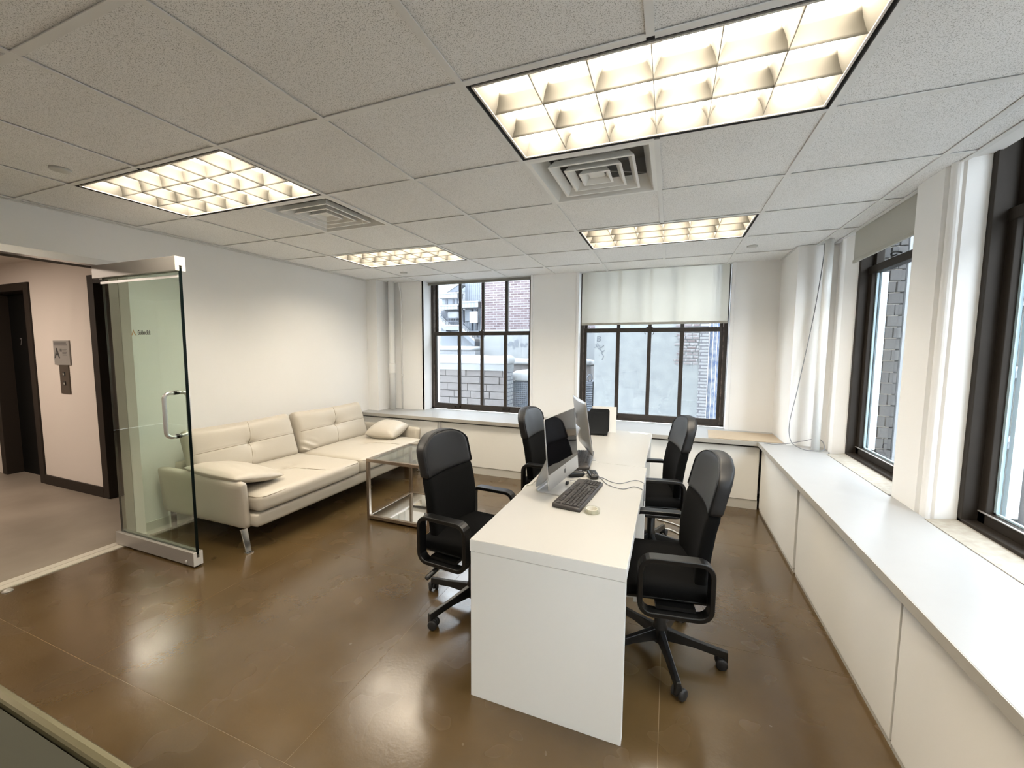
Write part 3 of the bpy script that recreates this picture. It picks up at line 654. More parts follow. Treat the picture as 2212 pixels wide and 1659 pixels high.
# =================================================================== OFFICE CHAIRS
def make_chair(phase):
    t = thing('office_chair', '', 'chair')
    # star base
    for k in range(5):
        a = phase+k*2*PI/5; c, s = math.cos(a), math.sin(a); M = Matrix.Rotation(a, 4, 'Z')
        m = MB(); vs = []
        for x, hw, zt, zb in ((.018, .022, .128, .070), (.15, .017, .104, .070), (.285, .016, .086, .054), (.300, .016, .084, .030)):
            vs += [(x, -hw, zb), (x, hw, zb), (x, hw*.6, zt), (x, -hw*.6, zt)]
        fs = [(0, 3, 2, 1), (12, 13, 14, 15)]
        for i in range(3):
            for j in range(4): fs.append((i*4+j, i*4+(j+1) % 4, i*4+4+(j+1) % 4, i*4+4+j))
        m.poly(vs, fs, M); leg = m.build('base_leg', black_m, t, bevel=.003)
        m = MB(); sw = a*2.3+1
        Mw = Matrix.Translation((c*.285, s*.285, .026)) @ Matrix.Rotation(a+sw, 4, 'Z')
        for q in (-1, 1):
            m.lathe([(.004, 0), (.020, 0), (.0255, .004), (.0255, .014), (.020, .018), (.004, .018)], 18, Mw @ Matrix.Translation((.012, q*.010 if q > 0 else -.028, 0)) @ Matrix.Rotation(-PI/2, 4, 'X'))
        m.rbox((0, 0, 0), (.022, .009, .018), .009, (4, 3, 4), M=Mw @ Matrix.Translation((.006, 0, .008)))
        m.cyl((c*.285, s*.285, .03), (c*.285, s*.285, .07), .008, 10)
        m.build('caster', blackr_m, leg)
    MB().lathe([(.034, .055), (.036, .060), (.036, .130), (.028, .145), (.027, .30), (.018, .302), (.018, .375)], 22).build('column', black_m, t)
    MB().rbox((0, -.01, .385), (.09, .12, .018), .012, (6, 6, 3)).build('tilt_mechanism', black_m, t)
    MB().tube(smooth_path([(.05, -.01, .385), (.15, -.03, .375), (.22, -.05, .345), (.26, -.06, .330)], 5), .006, 8).rbox((0, 0, 0), (.045, .013, .010), .008, (5, 3, 3), M=Matrix.Translation((.285, -.068, .318)) @ Matrix.Rotation(-.35, 4, 'Z') @ Matrix.Rotation(.45, 4, 'Y')).build('height_lever', black_m, t)
    def sw_(p, n):
        u = n.x; v = n.y
        z = p.z+(.012*(1-u*u) if p.z > 0 else 0)-.03*max(0, v-.6)**2*6
        return (p.x, p.y, z)
    MB().rbox((0, .035, .432), (.235, .225, .034), .030, (12, 12, 4), sw_).build('seat', mesh_m, t)
    MB().rbox((0, .02, .402), (.225, .205, .010), .008, (6, 6, 2)).build('seat_pan', black_m, t)
    # arms: flat band loops
    for s in (-1, 1):
        o = rrect(.285, .240, .050, 6); x = s*.262
        path = [(x, -.014+c[0], .482+c[1]) for c in o]
        prof = [(-.0105, -.028), (.0105, -.028), (.0105, .028), (-.0105, .028)]
        MB().sweep(path, prof, True, up=(1, 0, 0), smooth=False).build('armrest', black_m, t, bevel=.004)
        MB().box(min(s*.20, s*.258), max(s*.20, s*.258), -.10, .06, .376, .392).build('arm_bracket', black_m, t)
    # back, two pieces sewn together
    def yb(z):
        pts = [(.40, -.150), (.5, -.152), (.6, -.158), (.7, -.172), (.8, -.195), (.9, -.218), (1.0, -.240), (1.05, -.25)]
        for (a, ya), (b, yb_) in zip(pts, pts[1:]):
            if z <= b: return ya+(yb_-ya)*(z-a)/(b-a)
        return -.25
    def bw(p, n):
        z = p.z; wdt = 1.0
        zz = z
        if zz > .90: wdt = 1-.26*((zz-.90)/.105)**2.0
        if zz < .6: wdt = .90+.10*max(0, (zz-.42))/.18
        x = p.x*wdt; bow = .022*(n.x**2)
        dz = 0
        if zz > .93: dz = -.030*(abs(n.x)**3)*((zz-.93)/.075)
        thk = p.y*(1-.15*max(0, (.6-zz))/.2)
        return (x, yb(zz)+thk+bow, zz+dz)
    def back(z0, z1, hy, hx, rr):
        m = MB(); c = (z0+z1)/2
        def wp(p, n): q = Vector((p.x, p.y, p.z+c)); return bw(q, n)
        m.rbox((0, 0, 0), (hx, hy, (z1-z0)/2), rr, (14, 4, 12), wp); return m
    back(.415, .786, .030, .212, .016).build('back_mesh', mesh_m, t)
    m = MB(); hb = back(.780, 1.008, .0325, .2145, .014).build('back_upper', vinyl_m, t)
    out = []
    for z in [.792+.02*i for i in range(11)]: out.append((1.0, z))
    edge = [bw(Vector((.2106*u, .0290, z)), Vector((u, 1, 0))) for u, z in out]
    top = [bw(Vector((.2106*u, .0290, 1.004)), Vector((u, 1, 1))) for u in [.95-.1*i for i in range(0, 9)]]
    half = edge+top; full = half+[bw(Vector((0, .0290, 1.004)), Vector((0, 1, 1)))]+[(-p[0], p[1], p[2]) for p in half[::-1]]
    MB().tube([(p[0], p[1]+.001, p[2]) for p in full], .0026, 5, up=(0, 1, 0)).build('piping', vinyl_m, hb)
    return t
ch = [(.004, 2.035, PI/2+.15, 'black office chair in front on the right side of the near desk'),
      (-1.015, 2.02, -PI/2-.10, 'black office chair in front on the sofa side of the near desk'),
      (-.085, 3.115, PI/2+.20, 'black office chair further back on the right side of the far desk'),
      (-.85, 3.15, -PI/2-.05, 'black office chair on the sofa side of the far desk behind the monitors')]
phs = (-2, 30, 40, 60)
for k, (x, y, r, lab) in enumerate(ch):
    o = make_chair(math.radians(phs[k])-r) if k < 2 else tree_copy(c0)
    if k == 0: c0 = o
    o.location = (x, y, 0); o.rotation_euler = (0, 0, r); o['label'] = lab; o['group'] = 'black office chairs round the desks'

# =================================================================== SOFA
t = thing('sofa', 'cream leather two seat sofa with chrome legs against the left wall', 'sofa', (-3.27, 3.03, 0))
# local: x toward room (front at +x), y along the wall
def tuft(u, v, cu, cv, w=.16, d=1): return d*math.exp(-(((u-cu)**2+(v-cv)**2)/(w*w)))
def groove(x, w): return math.exp(-(x/w)**2)
def seat_warp(seed, cu):
    def f(p, n):
        u, v = n.x, n.y; z = p.z
        if n.z > .2:
            z += .028*(1-u**4)*(1-v**4)
            z -= tuft(u, v, -.05, cu, .07, .022)+tuft(u, v, -.05, cu, .24, .020)
            if u > -.05: z -= .004*groove(v-cu-.12*(u+.05)**2*2, .012)
            for k in range(7):
                a = -1.2+.4*k; du, dv = u+.05, v-cu; r = math.hypot(du, dv*1.0)
                z -= .007*math.exp(-((math.atan2(dv, du)-a-.5)/.09)**2)*math.exp(-((r-.16)/.10)**2)
            z += .004*noise.noise(Vector((u*2, v*2, seed)))
        x = p.x+.014*(1-v**4)*max(0, (n.x-.80)/.20)
        return (x, p.y, z)
    return f
YC = (-.515, .525); HW = .517
for k, yc in enumerate(YC):
    sc_ = MB().rbox((0, 0, 0), (.42, HW, .062), .036, (44, 52, 8), seat_warp(k, .05), Matrix.Translation((.135, yc, .352))).build('seat_cushion', leather_m, t)
    fw = seat_warp(k, .05); M0 = Matrix.Translation((.135, yc, .352)); hx_, hy_, hz_ = .42, HW, .062
    rp = rrect(2*hx_-.009, 2*hy_-.009, .05, 7)
    MB().tube([M0 @ Vector(fw(Vector((c[0], c[1], .0492)), Vector((c[0]/hx_, c[1]/hy_, .70)))) for c in rp], .0032, 6, True).build('piping', mat('piping_leather', (.36, .32, .25), .5) if 'piping_leather' not in MATS else MATS['piping_leather'], sc_)
    m = MB(); pth = []
    for q in range(22):
        u = -.05+.93*q/21; v = .05+.12*(u+.05)**2*2; p = Vector(fw(Vector((u*hx_, v*hy_, hz_+.0040)), Vector((u, v, 1)))); pth.append(M0 @ (p-Vector((0, 0, (.010 if u > .93 else 0)))))
    m.tube(pth, .0022, 5); m.build('seam', seam_m, sc_)
MB().rbox((0, 0, 0), (.44, 1.045, .052), .02, (10, 20, 4), M=Matrix.Translation((.09, .005, .226))).build('base', leather_m, t)
# back cushions, leaning
def back_warp(seed):
    def f(p, n):
        u, v = n.x, n.y; z = p.z      # u along y of sofa, v up
        if n.z > .2:
            z += .030*(1-u**4)*(1-v**4)
            z -= tuft(u, v, 0.0, .05, .07, .026)+tuft(u, v, 0.0, .05, .26, .022)
            z -= .0045*groove(v-.05, .014)
            z -= .0045*groove(u-.06*(v-.05)*(1 if v > .05 else 1.2), .010)
            if seed == 1 and u < -.6 and v < -.3: z += .012*math.sin(28*(u*.8+v*.6))*max(0, min(1, (-u-.6)/.3))*max(0, min(1, (-v-.3)/.3))
            z += .004*noise.noise(Vector((u*2, v*2, seed+5)))
        x = p.x*(1+.0*v); y = p.y+.012*(u**2)*(1 if v > .9 else 0)
        return (x, y, z)
    return f
for k, yc in enumerate(YC):
    # cushion local: X along sofa, Y up the cushion, Z thickness toward the room
    R_ = Matrix(((0, 0, 1, 0), (1, 0, 0, 0), (0, 1, 0, 0), (0, 0, 0, 1)))
    M = Matrix.Translation((-.285, yc*.97-.02, .600)) @ Matrix.Rotation(-.30, 4, 'Y') @ R_
    hw = .485
    bc = MB().rbox((0, 0, 0), (hw, .215, .060), .050, (60, 36, 6), back_warp(k), M).build('back_cushion', leather_m, t)
    fb = back_warp(k); m = MB()
    m.tube([M @ Vector(fb(Vector((u*hw, .05*.215, .0626)), Vector((u, .05, 1)))) for u in [-.955+1.91*q/50 for q in range(51)]], .0024, 5, up=(1, 0, 0))
    for sg in (-1, 1):
        pth = []
        for q in range(20):
            v = .05+sg*(.93-.05*sg)*q/19; u = .06*(v-.05)*(1 if v > .05 else 1.2); pth.append(M @ Vector(fb(Vector((u*hw, v*.215, .0626)), Vector((u, v, 1)))))
        m.tube(pth, .0024, 5, up=(0, 1, 0))
    m.build('seam', seam_m, bc)
MB().rbox((0, 0, 0), (.045, 1.00, .19), .03, (4, 14, 8), M=Matrix.Translation((-.415, .005, .37)) @ Matrix.Rotation(-.12, 4, 'Y')).build('back_frame', leather_m, t)
# arms: upright shells with a soft pad that folds inwards
for s, yo in ((-1, -1.075), (1, 1.085)):
    def aw(p, n, s=s):
        z = p.z; y = p.y
        y += s*.020*(z/.19)
        zz = z-(.012 if n.x > .7 else 0)*max(0, n.z)
        return (p.x+.012*(z/.19), y, zz)
    ar = MB().rbox((0, 0, 0), (.475, .032, .187), .028, (14, 4, 12), aw, Matrix.Translation((.005, yo+s*.0, .357))).build('arm', leather_m, t)
    def pw(p, n, s=s):
        u, v = n.x, n.y
        k = (1-abs(u)**2.6)**.5 if abs(u) < 1 else 0; q = (1-abs(v)**2.6)**.5 if abs(v) < 1 else 0
        z = ((.062 if s < 0 else .085)*k*q+.002)*(1 if n.z > 0 else -1)*(abs(n.z) if abs(n.z) < .99 else 1)
        pin = 1-.10*(u*u)*(1-v*v)
        x = u*(.30 if s < 0 else .195)*(1-.05*v*v); y = v*(.21 if s < 0 else .195)*(1-.06*u*u)
        z += .003*noise.noise(Vector((u*3, v*3, s)))
        return (x, y, z)
    if s < 0: Mp = Matrix.Translation((.155, -.925, .522)) @ Matrix.Rotation(.16, 4, 'X') @ Matrix.Rotation(.04, 4, 'Y')
    else: Mp = Matrix.Translation((.16, .90, .520)) @ Matrix.Rotation(.10, 4, 'Z') @ Matrix.Rotation(.22, 4, 'X') @ Matrix.Rotation(.06, 4, 'Y')
    Mp = Mp.copy()
    if s < 0: Mp = Mp @ Matrix.Rotation(-.36, 4, 'X')
    MB().rbox((0, 0, 0), (1, 1, .3), .0, (28, 28, 4), pw, Mp).build('arm_cushion', leather_m, t)
    for xx in (.44,) if s < 0 else (.44,):
        m = MB(); y0 = yo+(.0 if s < 0 else 0)
        vs = []
        for z, x, hw, th in ((.172, .430, .026, .007), (.010, .470, .020, .005)):
            vs += [(x, y0-hw, z), (x, y0+hw, z), (x+.012, y0+hw, z), (x+.012, y0-hw, z)]
        m.poly(vs, [(0, 1, 2, 3), (4, 7, 6, 5), (0, 4, 5, 1), (1, 5, 6, 2), (2, 6, 7, 3), (3, 7, 4, 0)])
        m.box(.455, .500, y0-.022, y0+.022, 0, .008); m.build('leg', chrome_m, t, bevel=.002)
    MB().box(-.42, -.40, yo-s*.02-.02, yo-s*.02+.02, 0, .19).build('leg', chrome_m, t)
tag(MB().box(-2.80, -2.755, 4.215, 4.219, .35, .52).build('x', card_m), 'x', 'x')
D.objects.remove(D.objects['x'])
tag(MB().box(0, .09, 0, .006, 0, .432, Matrix.Translation((-3.067, 4.185, 0)) @ Matrix.Rotation(-.04, 4, 'X')).build('cardboard', card_m), 'narrow strip of brown cardboard leaning behind the far sofa arm', 'cardboard')

# =================================================================== COFFEE TABLE
t = thing('coffee_table', 'low square side table with brown metal frame and glass shelves', 'table', (-2.08, 3.05, 0))
hx, hy, H, q = .30, .305, .54, .013
for sx in (-1, 1):
    for sy in (-1, 1): MB().box(sx*hx-q, sx*hx+q, sy*hy-q, sy*hy+q, 0, H-.028).build('leg', nickel_m, t, bevel=.001)
for z0, z1 in ((H-.026, H), (.018, .044)):
    for sy in (-1, 1): MB().box(-hx+(q if z0 < .1 else -q), hx+(-q if z0 < .1 else q), sy*hy-q, sy*hy+q, z0, z1).build('rail', nickel_m, t, bevel=.001)
    for sx in (-1, 1): MB().box(sx*hx-q, sx*hx+q, -hy+q, hy-q, z0, z1).build('rail', nickel_m, t, bevel=.001)
MB().box(-hx+q, hx-q, -hy+q, hy-q, H-.009, H-.001).build('glass_top', tglass_m, t)
MB().box(-hx+q, hx-q, -hy+q, hy-q, .034, .041).build('mirror_shelf', mirror_m, t)

# =================================================================== COMPUTERS
def apple(s, y, M, name, parent):       # small fruit emblem with a leaf
    n = 28; pts = []
    for i in range(n):
        a = 2*PI*i/n; r = .5*(1+.06*math.cos(2*a))
        x, z = r*math.cos(a)*.92, r*math.sin(a)
        if math.sin(a) > .9: z -= .08
        if math.sin(a) < -.92: z += .05
        dx, dz = x-.52, z-.05
        if dx*dx+dz*dz < .055:
            k = .235/max(1e-4, math.hypot(dx, dz)); x, z = .52+dx*k, .05+dz*k
        pts.append((x*s, z*s))
    m = MB(); m.poly([(x, y, z) for x, z in pts], [tuple(range(n))], M)
    leaf = [(.02, .52), (.10, .56), (.20, .70), (.20, .80), (.08, .76), (.01, .64)]
    m.poly([(x*s, y, z*s) for x, z in leaf], [tuple(range(6))], M); m.build(name, logo_m, parent, fix=False)
def imac(label, loc, rz, tilt):
    # local: screen faces -y, origin under the foot centre
    t = thing('computer', label, 'computer', loc, rz, 'silver all in one computers')
    W2, zb, zt = .237, .070, .437
    def bulge(p, n):
        y = p.y
        if n.y > .2: y += .032*max(0, 1-(n.x**2)*1.05)**1.0*max(0, 1-(n.z**2)*1.05)
        return (p.x, y, p.z)
    T = Matrix.Translation((0, 0, .23)) @ Matrix.Rotation(-tilt, 4, 'X') @ Matrix.Translation((0, 0, -.23))
    MB().rbox((0, 0, (zb+zt)/2), (W2, .004, (zt-zb)/2), .0035, (20, 2, 16), bulge, T).build('casing', alup_m, t)
    MB().box(-W2+.002, W2-.002, -.0058, -.0042, zb+.080, zt-.002, T).build('screen', screen_m, t)
    MB().box(-W2+.001, W2-.001, -.0056, -.0042, zb+.001, zb+.080, T).build('chin', alup_m, t)
    apple(.030, -.0060, T @ Matrix.Translation((0, 0, zb+.044)), 'front_emblem', t)
    apple(.055, .0368, T @ Matrix.Translation((0, 0, zb+.25)) @ Matrix.Scale(-1, 4, (1, 0, 0)), 'back_emblem', t)
    path = [(0, .035, .235), (0, .098, .100), (0, .118, .050), (0, .112, .015), (0, .090, .0035), (0, .02, .003), (0, -.080, .003)]
    pp = smooth_path(path, 5)
    MB().sweep(pp, [(-.095, -.0028), (.095, -.0028), (.095, .0028), (-.095, .0028)], up=(0, .3, 1)).build('stand', alup_m, t, bevel=.001)
    return t
DZ = .695
imac('silver computer showing its glossy black screen on the near desk', (-.536, 2.175, DZ), PI/2-.10, .085)
imac('silver computer seen from behind with a black emblem on the far desk', (-.573, 2.911, DZ), PI/2+.40, .15)
def keyboard(label, loc, rz):
    # local: x along length, -y toward the user
    t = thing('keyboard', label, 'keyboard', loc, rz, 'black keyboards')
    def wed(p, n): return (p.x, p.y, p.z+.003*n.y)
    MB().rbox((0, 0, .012), (.222, .074, .011), .006, (10, 6, 2), wed).build('case', mat('kb_case', (.035, .030, .028), .45) if 'kb_case' not in MATS else MATS['kb_case'], t)
    km = MATS.get('kb_key') or mat('kb_key', (.030, .026, .025), .5)
    def kbox(m, x, y, w_, d_):
        z = .0225+.003*(y/.074); e = .0018
        a = [(x-w_/2, y-d_/2, z), (x+w_/2, y-d_/2, z), (x+w_/2, y+d_/2, z), (x-w_/2, y+d_/2, z)]
        b = [(x-w_/2+e, y-d_/2+e, z+.006), (x+w_/2-e, y-d_/2+e, z+.006), (x+w_/2-e, y+d_/2-e, z+.006), (x-w_/2+e, y+d_/2-e, z+.006)]
        m.poly(a+b, [(0, 3, 2, 1), (4, 5, 6, 7), (0, 1, 5, 4), (1, 2, 6, 5), (2, 3, 7, 6), (3, 0, 4, 7)])
    U = .0188; x0 = -.212; rows = [(-.058, [1.25]*3+[6.25]+[1.25]*4), (-.0395, [2.25]+[1]*10+[2.75]), (-.021, [1.75]+[1]*11+[2.25]), (-.0025, [1.5]+[1]*12+[1.5]), (.016, [1]*13+[2]), (.044, [1, -1]+[1]*4+[-.5]+[1]*4+[-.5]+[1]*4)]
    def key(x, y, w_, d_=.0172): m = MB(); kbox(m, x, y, w_, d_); m.build('key', km, t)
    for y_, ws in rows:
        x = x0
        for w_ in ws:
            if w_ > 0: key(x+w_*U/2, y_, w_*U-.0022)
            x += abs(w_)*U
    for y_, n_ in ((.044, 3), (.016, 3), (-.0025, 3)):
        for k in range(n_): key(.082+k*U, y_, U-.0022)
    key(.082+U, -.0395, U-.0022)
    for k in range(3): key(.082+k*U, -.058, U-.0022)
    for y_ in (.016, -.0025, -.021, -.0395, -.058):
        for k in range(4): key(.147+k*U, y_, U-.0022)
    return t
keyboard('black keyboard lying in front of the near computer screen', (-.427, 2.122, DZ), PI/2-.10)
keyboard('black keyboard on the far desk partly hidden behind the screens', (-.552, 2.79, DZ+.0065), -PI/2+.10)
def mouse(label, loc, rz):
    t = thing('mouse', label, 'mouse', loc, rz, 'black computer mice')
    def f(p, n):
        k = (n.y+1)/2
        z = p.z*(1.0-.35*k*k) if p.z > 0 else p.z
        return (p.x*(1-.14*k), p.y, z+.0)
    MB().rbox((0, 0, .0185), (.032, .055, .018), .0175, (10, 14, 6), f).build('body', black_m, t)
    MB().rbox((0, .030, .034), (.004, .011, .006), .004, (4, 5, 4)).build('wheel', mat('mouse_wheel', (.15, .14, .14), .3) if 'mouse_wheel' not in MATS else MATS['mouse_wheel'], t)
    MB().box(-.0008, .0008, .005, .053, .0315, .0345).build('button_gap', blackr_m, t)
    return t
mouse('black mouse half hidden beside the near computer screen', (-.520, 2.455, DZ), -PI/2+.5)
mouse('black mouse with cord right of its hidden twin', (-.415, 2.470, DZ), .35+PI)
tag(MB().tube(smooth_path([(-.40, 2.43, .70), (-.36, 2.475, .698), (-.30, 2.42, .698), (-.24, 2.41, .698), (-.17, 2.50, .698), (-.122, 2.475, .699), (-.112, 2.46, .68), (-.107, 2.44, .60)], 8), .0022, 6)
    .tube(smooth_path([(-.475, 2.50, .70), (-.44, 2.53, .698), (-.38, 2.49, .698), (-.31, 2.36, .698), (-.22, 2.315, .698), (-.165, 2.38, .698), (-.12, 2.35, .699), (-.111, 2.34, .68), (-.107, 2.36, .60)], 8), .0022, 6).build('mouse_cables', cable_m), 'two thin dark mouse cords running over the right desk edge', 'cable')
tag(MB().tube(smooth_path([(-.52, 2.31, .712), (-.49, 2.35, .700), (-.455, 2.37, .698), (-.450, 2.32, .699), (-.455, 2.30, .706)], 7), .0018, 6).build('keyboard_cable', cable_m), 'short keyboard cord curling out under the near screen', 'cable')
tag(MB().rbox((-.530, 2.262, .7085), (.006, .011, .011), .003, (2, 3, 3)).rbox((-.528, 2.285, .7045), (.005, .008, .009), .003, (2, 3, 3)).build('cable_plug', black_m), 'small black cable plug standing on the near computer foot', 'plug')
tag(MB().tube(smooth_path([(-.64, 2.17, .82), (-.685, 2.19, .74), (-.72, 2.20, .702), (-.752, 2.16, .69), (-.764, 2.10, .62), (-.77, 2.06, .4)], 8), .0042, 7).build('power_cable', cablew_m), 'white power cord falling over the left edge of the near desk', 'cable')
tag(MB().tube(smooth_path([(-.67, 2.88, .80), (-.71, 2.90, .73), (-.70, 2.98, .701), (-.66, 3.06, .700), (-.71, 3.10, .70), (-.768, 3.08, .70), (-.785, 3.05, .5)], 7), .0038, 6).build('power_cable', cablew_m), 'white power cord behind the computer on the far desk', 'cable')
# tape roll
t = thing('tape_roll', 'clear roll of adhesive tape lying beside the near keyboard', 'tape', (-.325, 1.925, DZ), 0)
m = MB()
m.sweep([(.034*math.cos(2*PI*i/28), .034*math.sin(2*PI*i/28), .010) for i in range(28)], [(-.005, -.0095), (.005, -.0095), (.005, .0095), (-.005, .0095)], True).build('tape', tape_m, t)
m = MB(); m.sweep([(.027*math.cos(2*PI*i/28), .027*math.sin(2*PI*i/28), .010) for i in range(28)], [(-.001, -.0095), (.001, -.0095), (.001, .0095), (-.001, .0095)], True).build('core', mat('tape_core', (.72, .69, .60), .5), t)
# file sorter and papers
t = thing('file_sorter', 'black metal file sorter with upright dividers on the far desk', 'file sorter', (-.600, 3.775, DZ), .10)
MB().box(-.092, .092, -.05, .10, .008, .012).build('tray', black_m, t)
for k in range(4):
    m = MB(); pts = rrect(.180, .200+.006*k, .02, 4); m.prism(pts, -.0012, .0012, Matrix.Translation((.004*k, -.045+.035*k, .115+.003*k)) @ Matrix.Rotation(PI/2-.08, 4, 'X')); m.build('divider', black_m, t)
MB().cyl((-.06, -.04, 0), (-.06, -.04, .009), .006, 8).cyl((.06, -.04, 0), (.06, -.04, .009), .006, 8).cyl((.06, .09, 0), (.06, .09, .009), .006, 8).cyl((-.06, .09, 0), (-.06, .09, .009), .006, 8).build('foot', blackr_m, t)
for k, (x, lab) in enumerate(((-.02, 'large white envelope standing in the file sorter at its back'), )):
    tag(MB().box(-.13, .095, -.002, .002, 0, .245, Matrix.Translation((-.545, 3.905, DZ+.001)) @ Matrix.Rotation(.12, 4, 'Z') @ Matrix.Rotation(-.06, 4, 'X')).build('envelope', paper_m), lab, 'envelope')
tag(MB().box(-.045, .045, -.03, .03, 0, .0015, Matrix.Translation((-.29, 4.00, DZ)) @ Matrix.Rotation(.5, 4, 'Z')).build('paper_note', paper_m), 'small white card on the far desk edge near the window', 'paper')
tag(MB().box(-.045, .05, -.028, .028, 0, .001, Matrix.Translation((-.205, 3.995, DZ)) @ Matrix.Rotation(-.5, 4, 'Z')).build('paper_note', mat('paper2', (.88, .88, .87), .8)), 'white slip of paper right of the small card on the far desk', 'paper')
# power strip and cables under the desks
t = thing('power_strip', 'white power strip lying on the floor under the far chair', 'power strip', (-.30, 3.40, 0), 1.2)
MB().rbox((0, 0, .018), (.15, .028, .018), .006, (6, 3, 2)).build('case', mat('plastic_white', (.80, .80, .78), .4), t)
for k in range(4): MB().box(-.11+.06*k, -.08+.06*k, -.012, .012, .036, .0375).build('socket', mat('socket%d' % k, (.3, .3, .3), .5), t)
for k, (pp, lab) in enumerate((([(-.04, 3.46, .01), (.05, 3.50, .006), (.16, 3.42, .006), (.22, 3.50, .006), (.10, 3.62, .006), (-.05, 3.68, .006)], 'white cord curling on the floor behind the far chair'),
                               ([(-.02, 3.30, .012), (.05, 3.16, .006), (.16, 3.05, .006), (.30, 3.00, .006), (.24, 3.12, .006)], 'white cord running from the power strip under the right chairs'))):
    tag(MB().tube(smooth_path(pp, 8), .0055, 7).build('floor_cable', cablew_m), lab, 'cable')
t = thing('wall_outlet_block', 'small white plug block hanging under the near desk', 'power strip', (-.16, 2.10, .25))
MB().box(-.03, .03, -.05, .05, -.02, .02).build('case', MATS['plastic_white'], t); MB().box(.03, .05, -.015, .01, -.06, -.0).build('plug', MATS['plastic_white'], t)
# ---- near counter at the lower left
t = thing('counter', 'grey topped counter with a brass edge strip in the near left corner', 'counter', (-1.35, 0, 0))
MB().box(-.7, .7, -.42, .345, .715, .74).build('top', greige_m, t)
m = MB()
pr = [(0, 0), (.003, .004), (.011, .006), (.019, .004), (.022, 0), (.022, -.03), (0, -.03)]
m.prism([(p[0], p[1]) for p in pr], -.7, .7, Matrix.Translation((0, .352, .74)) @ Matrix(((0, 0, 1, 0), (1, 0, 0, 0), (0, 1, 0, 0), (0, 0, 0, 1)))); m.build('edge_strip', brass_m, t)
MB().box(-.66, .66, -.38, .35, .02, .714).build('body', mat('counter_body', (.25, .24, .22), .6), t)

# =================================================================== OUTSIDE
gr = tag(MB().box(-30, 30, 5.2, 40, -3.6, -3.5).box(1.7, 30, -20, 5.2, -3.6, -3.5).build('snowy_ground', snow_m), 'snow covered ground far below outside the windows', 'ground')
gr['kind'] = 'structure'
# white plaster wall opposite window 2
t = thing('plaster_building', 'white plastered building wall with graffiti facing the blind window', 'building', (-.4, 7, -3.5))
MB().box(-.80, .83, 0, 3, 0, 7.5).build('wall', plas_m, t)
m = MB(); random.seed(3)
rows_ = 17
for r_ in range(rows_):
    z = 4.76+r_*.05; a = .49+random.uniform(-.03, .05)-(.0 if r_ < 12 else .03); x = a
    while x < .80:
        L_ = random.choice((.09, .11, .12)); m.box(x, min(x+L_, .82), -.006-random.random()*.012, 0, z, z+.042); x += L_+.012
pb = m.build('exposed_brick', patch_m, t); pb['kind'] = 'stuff'
MB().box(.83, .96, -.02, 3, 0, 7.5).build('quoin_column', quoin_m, t)
m = MB()
for st in (((0, 0), (0, .075), (.03, .075), (.045, .06), (.03, .04), (0, .04), (.03, .04), (.05, .02), (.03, 0), (0, 0)), ((-.02, -.04), (.0, -.09)), ((.0, -.03), (.05, -.10), (.10, -.06)), ((.02, -.10), (.09, -.16), (.11, -.13)), ((.06, -.16), (.10, -.22), (.08, -.27)), ((-.04, -.09), (-.03, -.095)), ((.03, -.20), (.035, -.205))):
    m.tube([(-.755+p[0]*1.1, -.004, 5.125+p[1]*1.15) for p in st], .006, 4, up=(0, 1, 0))
m.build('graffiti', stain_m, t)
t = thing('blue_boarding', 'peeling blue and white painted boards right of the plaster wall', 'boarding', (.72, 7.05, -3.5))
for k in range(7): MB().box(-.15+.055*k, -.15+.055*k+.050, 0, .03, 0, 7.5).build('board', bluebd_m, t)
t = thing('louvered_vent', 'dark slatted air conditioner standing left of the plaster wall', 'air conditioner', (-1.29, 7.0, -.1))
MB().box(-.06, .07, 0, .5, -3.4, 1.03).build('case', blueg_m, t)
for k in range(14): MB().box(-.065, .075, -.012, 0, .55+k*.032, .562+k*.032).build('slat', siding_m, t)
m = MB().tube(smooth_path([(.0, .05, 1.03), (-.03, .05, 1.10), (.02, .05, 1.16), (.05, .05, 1.1), (.03, .05, 1.03)], 5), .012, 6); m.build('hose', blueg_m, t)
# concrete block parapet opposite window 1
t = thing('block_wall', 'weathered concrete block wall capped with snow outside the left window', 'wall', (-3.9, 7.0, -3.5))
MB().box(-1.6, 1.09, .02, .32, 0, 4.55).build('core', blockj_m, t)
random.seed(5); bh = .165
for r_ in range(7):
    z = 3.62+r_*.140; x = -.75+(.0 if r_ % 2 else -.22)
    while x < 1.09:
        L_ = random.choice((.36, .40, .44)); x1 = min(x+L_, 1.088)
        d = random.uniform(-.012, .012); MB().box(x+.004, x1-.004, d, .06, z+.004, z+.132).build('block', block_m, t, bevel=.006); x = x1+.002
MB().box(-1.6, 1.09, .0, .06, 0, 3.62).build('base_wall', block_m, t)
MB().box(-1.6, 1.10, -.02, .34, 4.58, 4.70).build('coping', cem_m, t)
MB().box(1.088, 1.105, -.005, .30, 0, 4.58).build('painted_side', whbr_m, t)
def snowcap(x0, x1, y0, y1, z, h, name='snow_cap', parent=None, s=0):
    m = MB(); cx, cy = (x0+x1)/2, (y0+y1)/2
    def f(p, n): return (p.x+.02*noise.noise(Vector((p.y*3, p.z*3, s))), p.y, p.z*(1+.3*noise.noise(Vector((p.x*2.5, 1, s)))) if p.z > 0 else p.z)
    m.rbox((cx, cy, z+h/2), ((x1-x0)/2, (y1-y0)/2, h/2), h*.48, (30, 6, 6), f); return m.build(name, snow_m, parent)
snowcap(-1.62, 1.14, -.06, .38, 4.69, .17, parent=t, s=1)
t = thing('screened_unit', 'dark grey screened machine with snow on top beside the block wall', 'machine', (-2.30, 7.55, -3.5))
MB().box(-.60, .5, 0, .8, 0, 4.35).build('case', blueg_m, t)
m = MB()
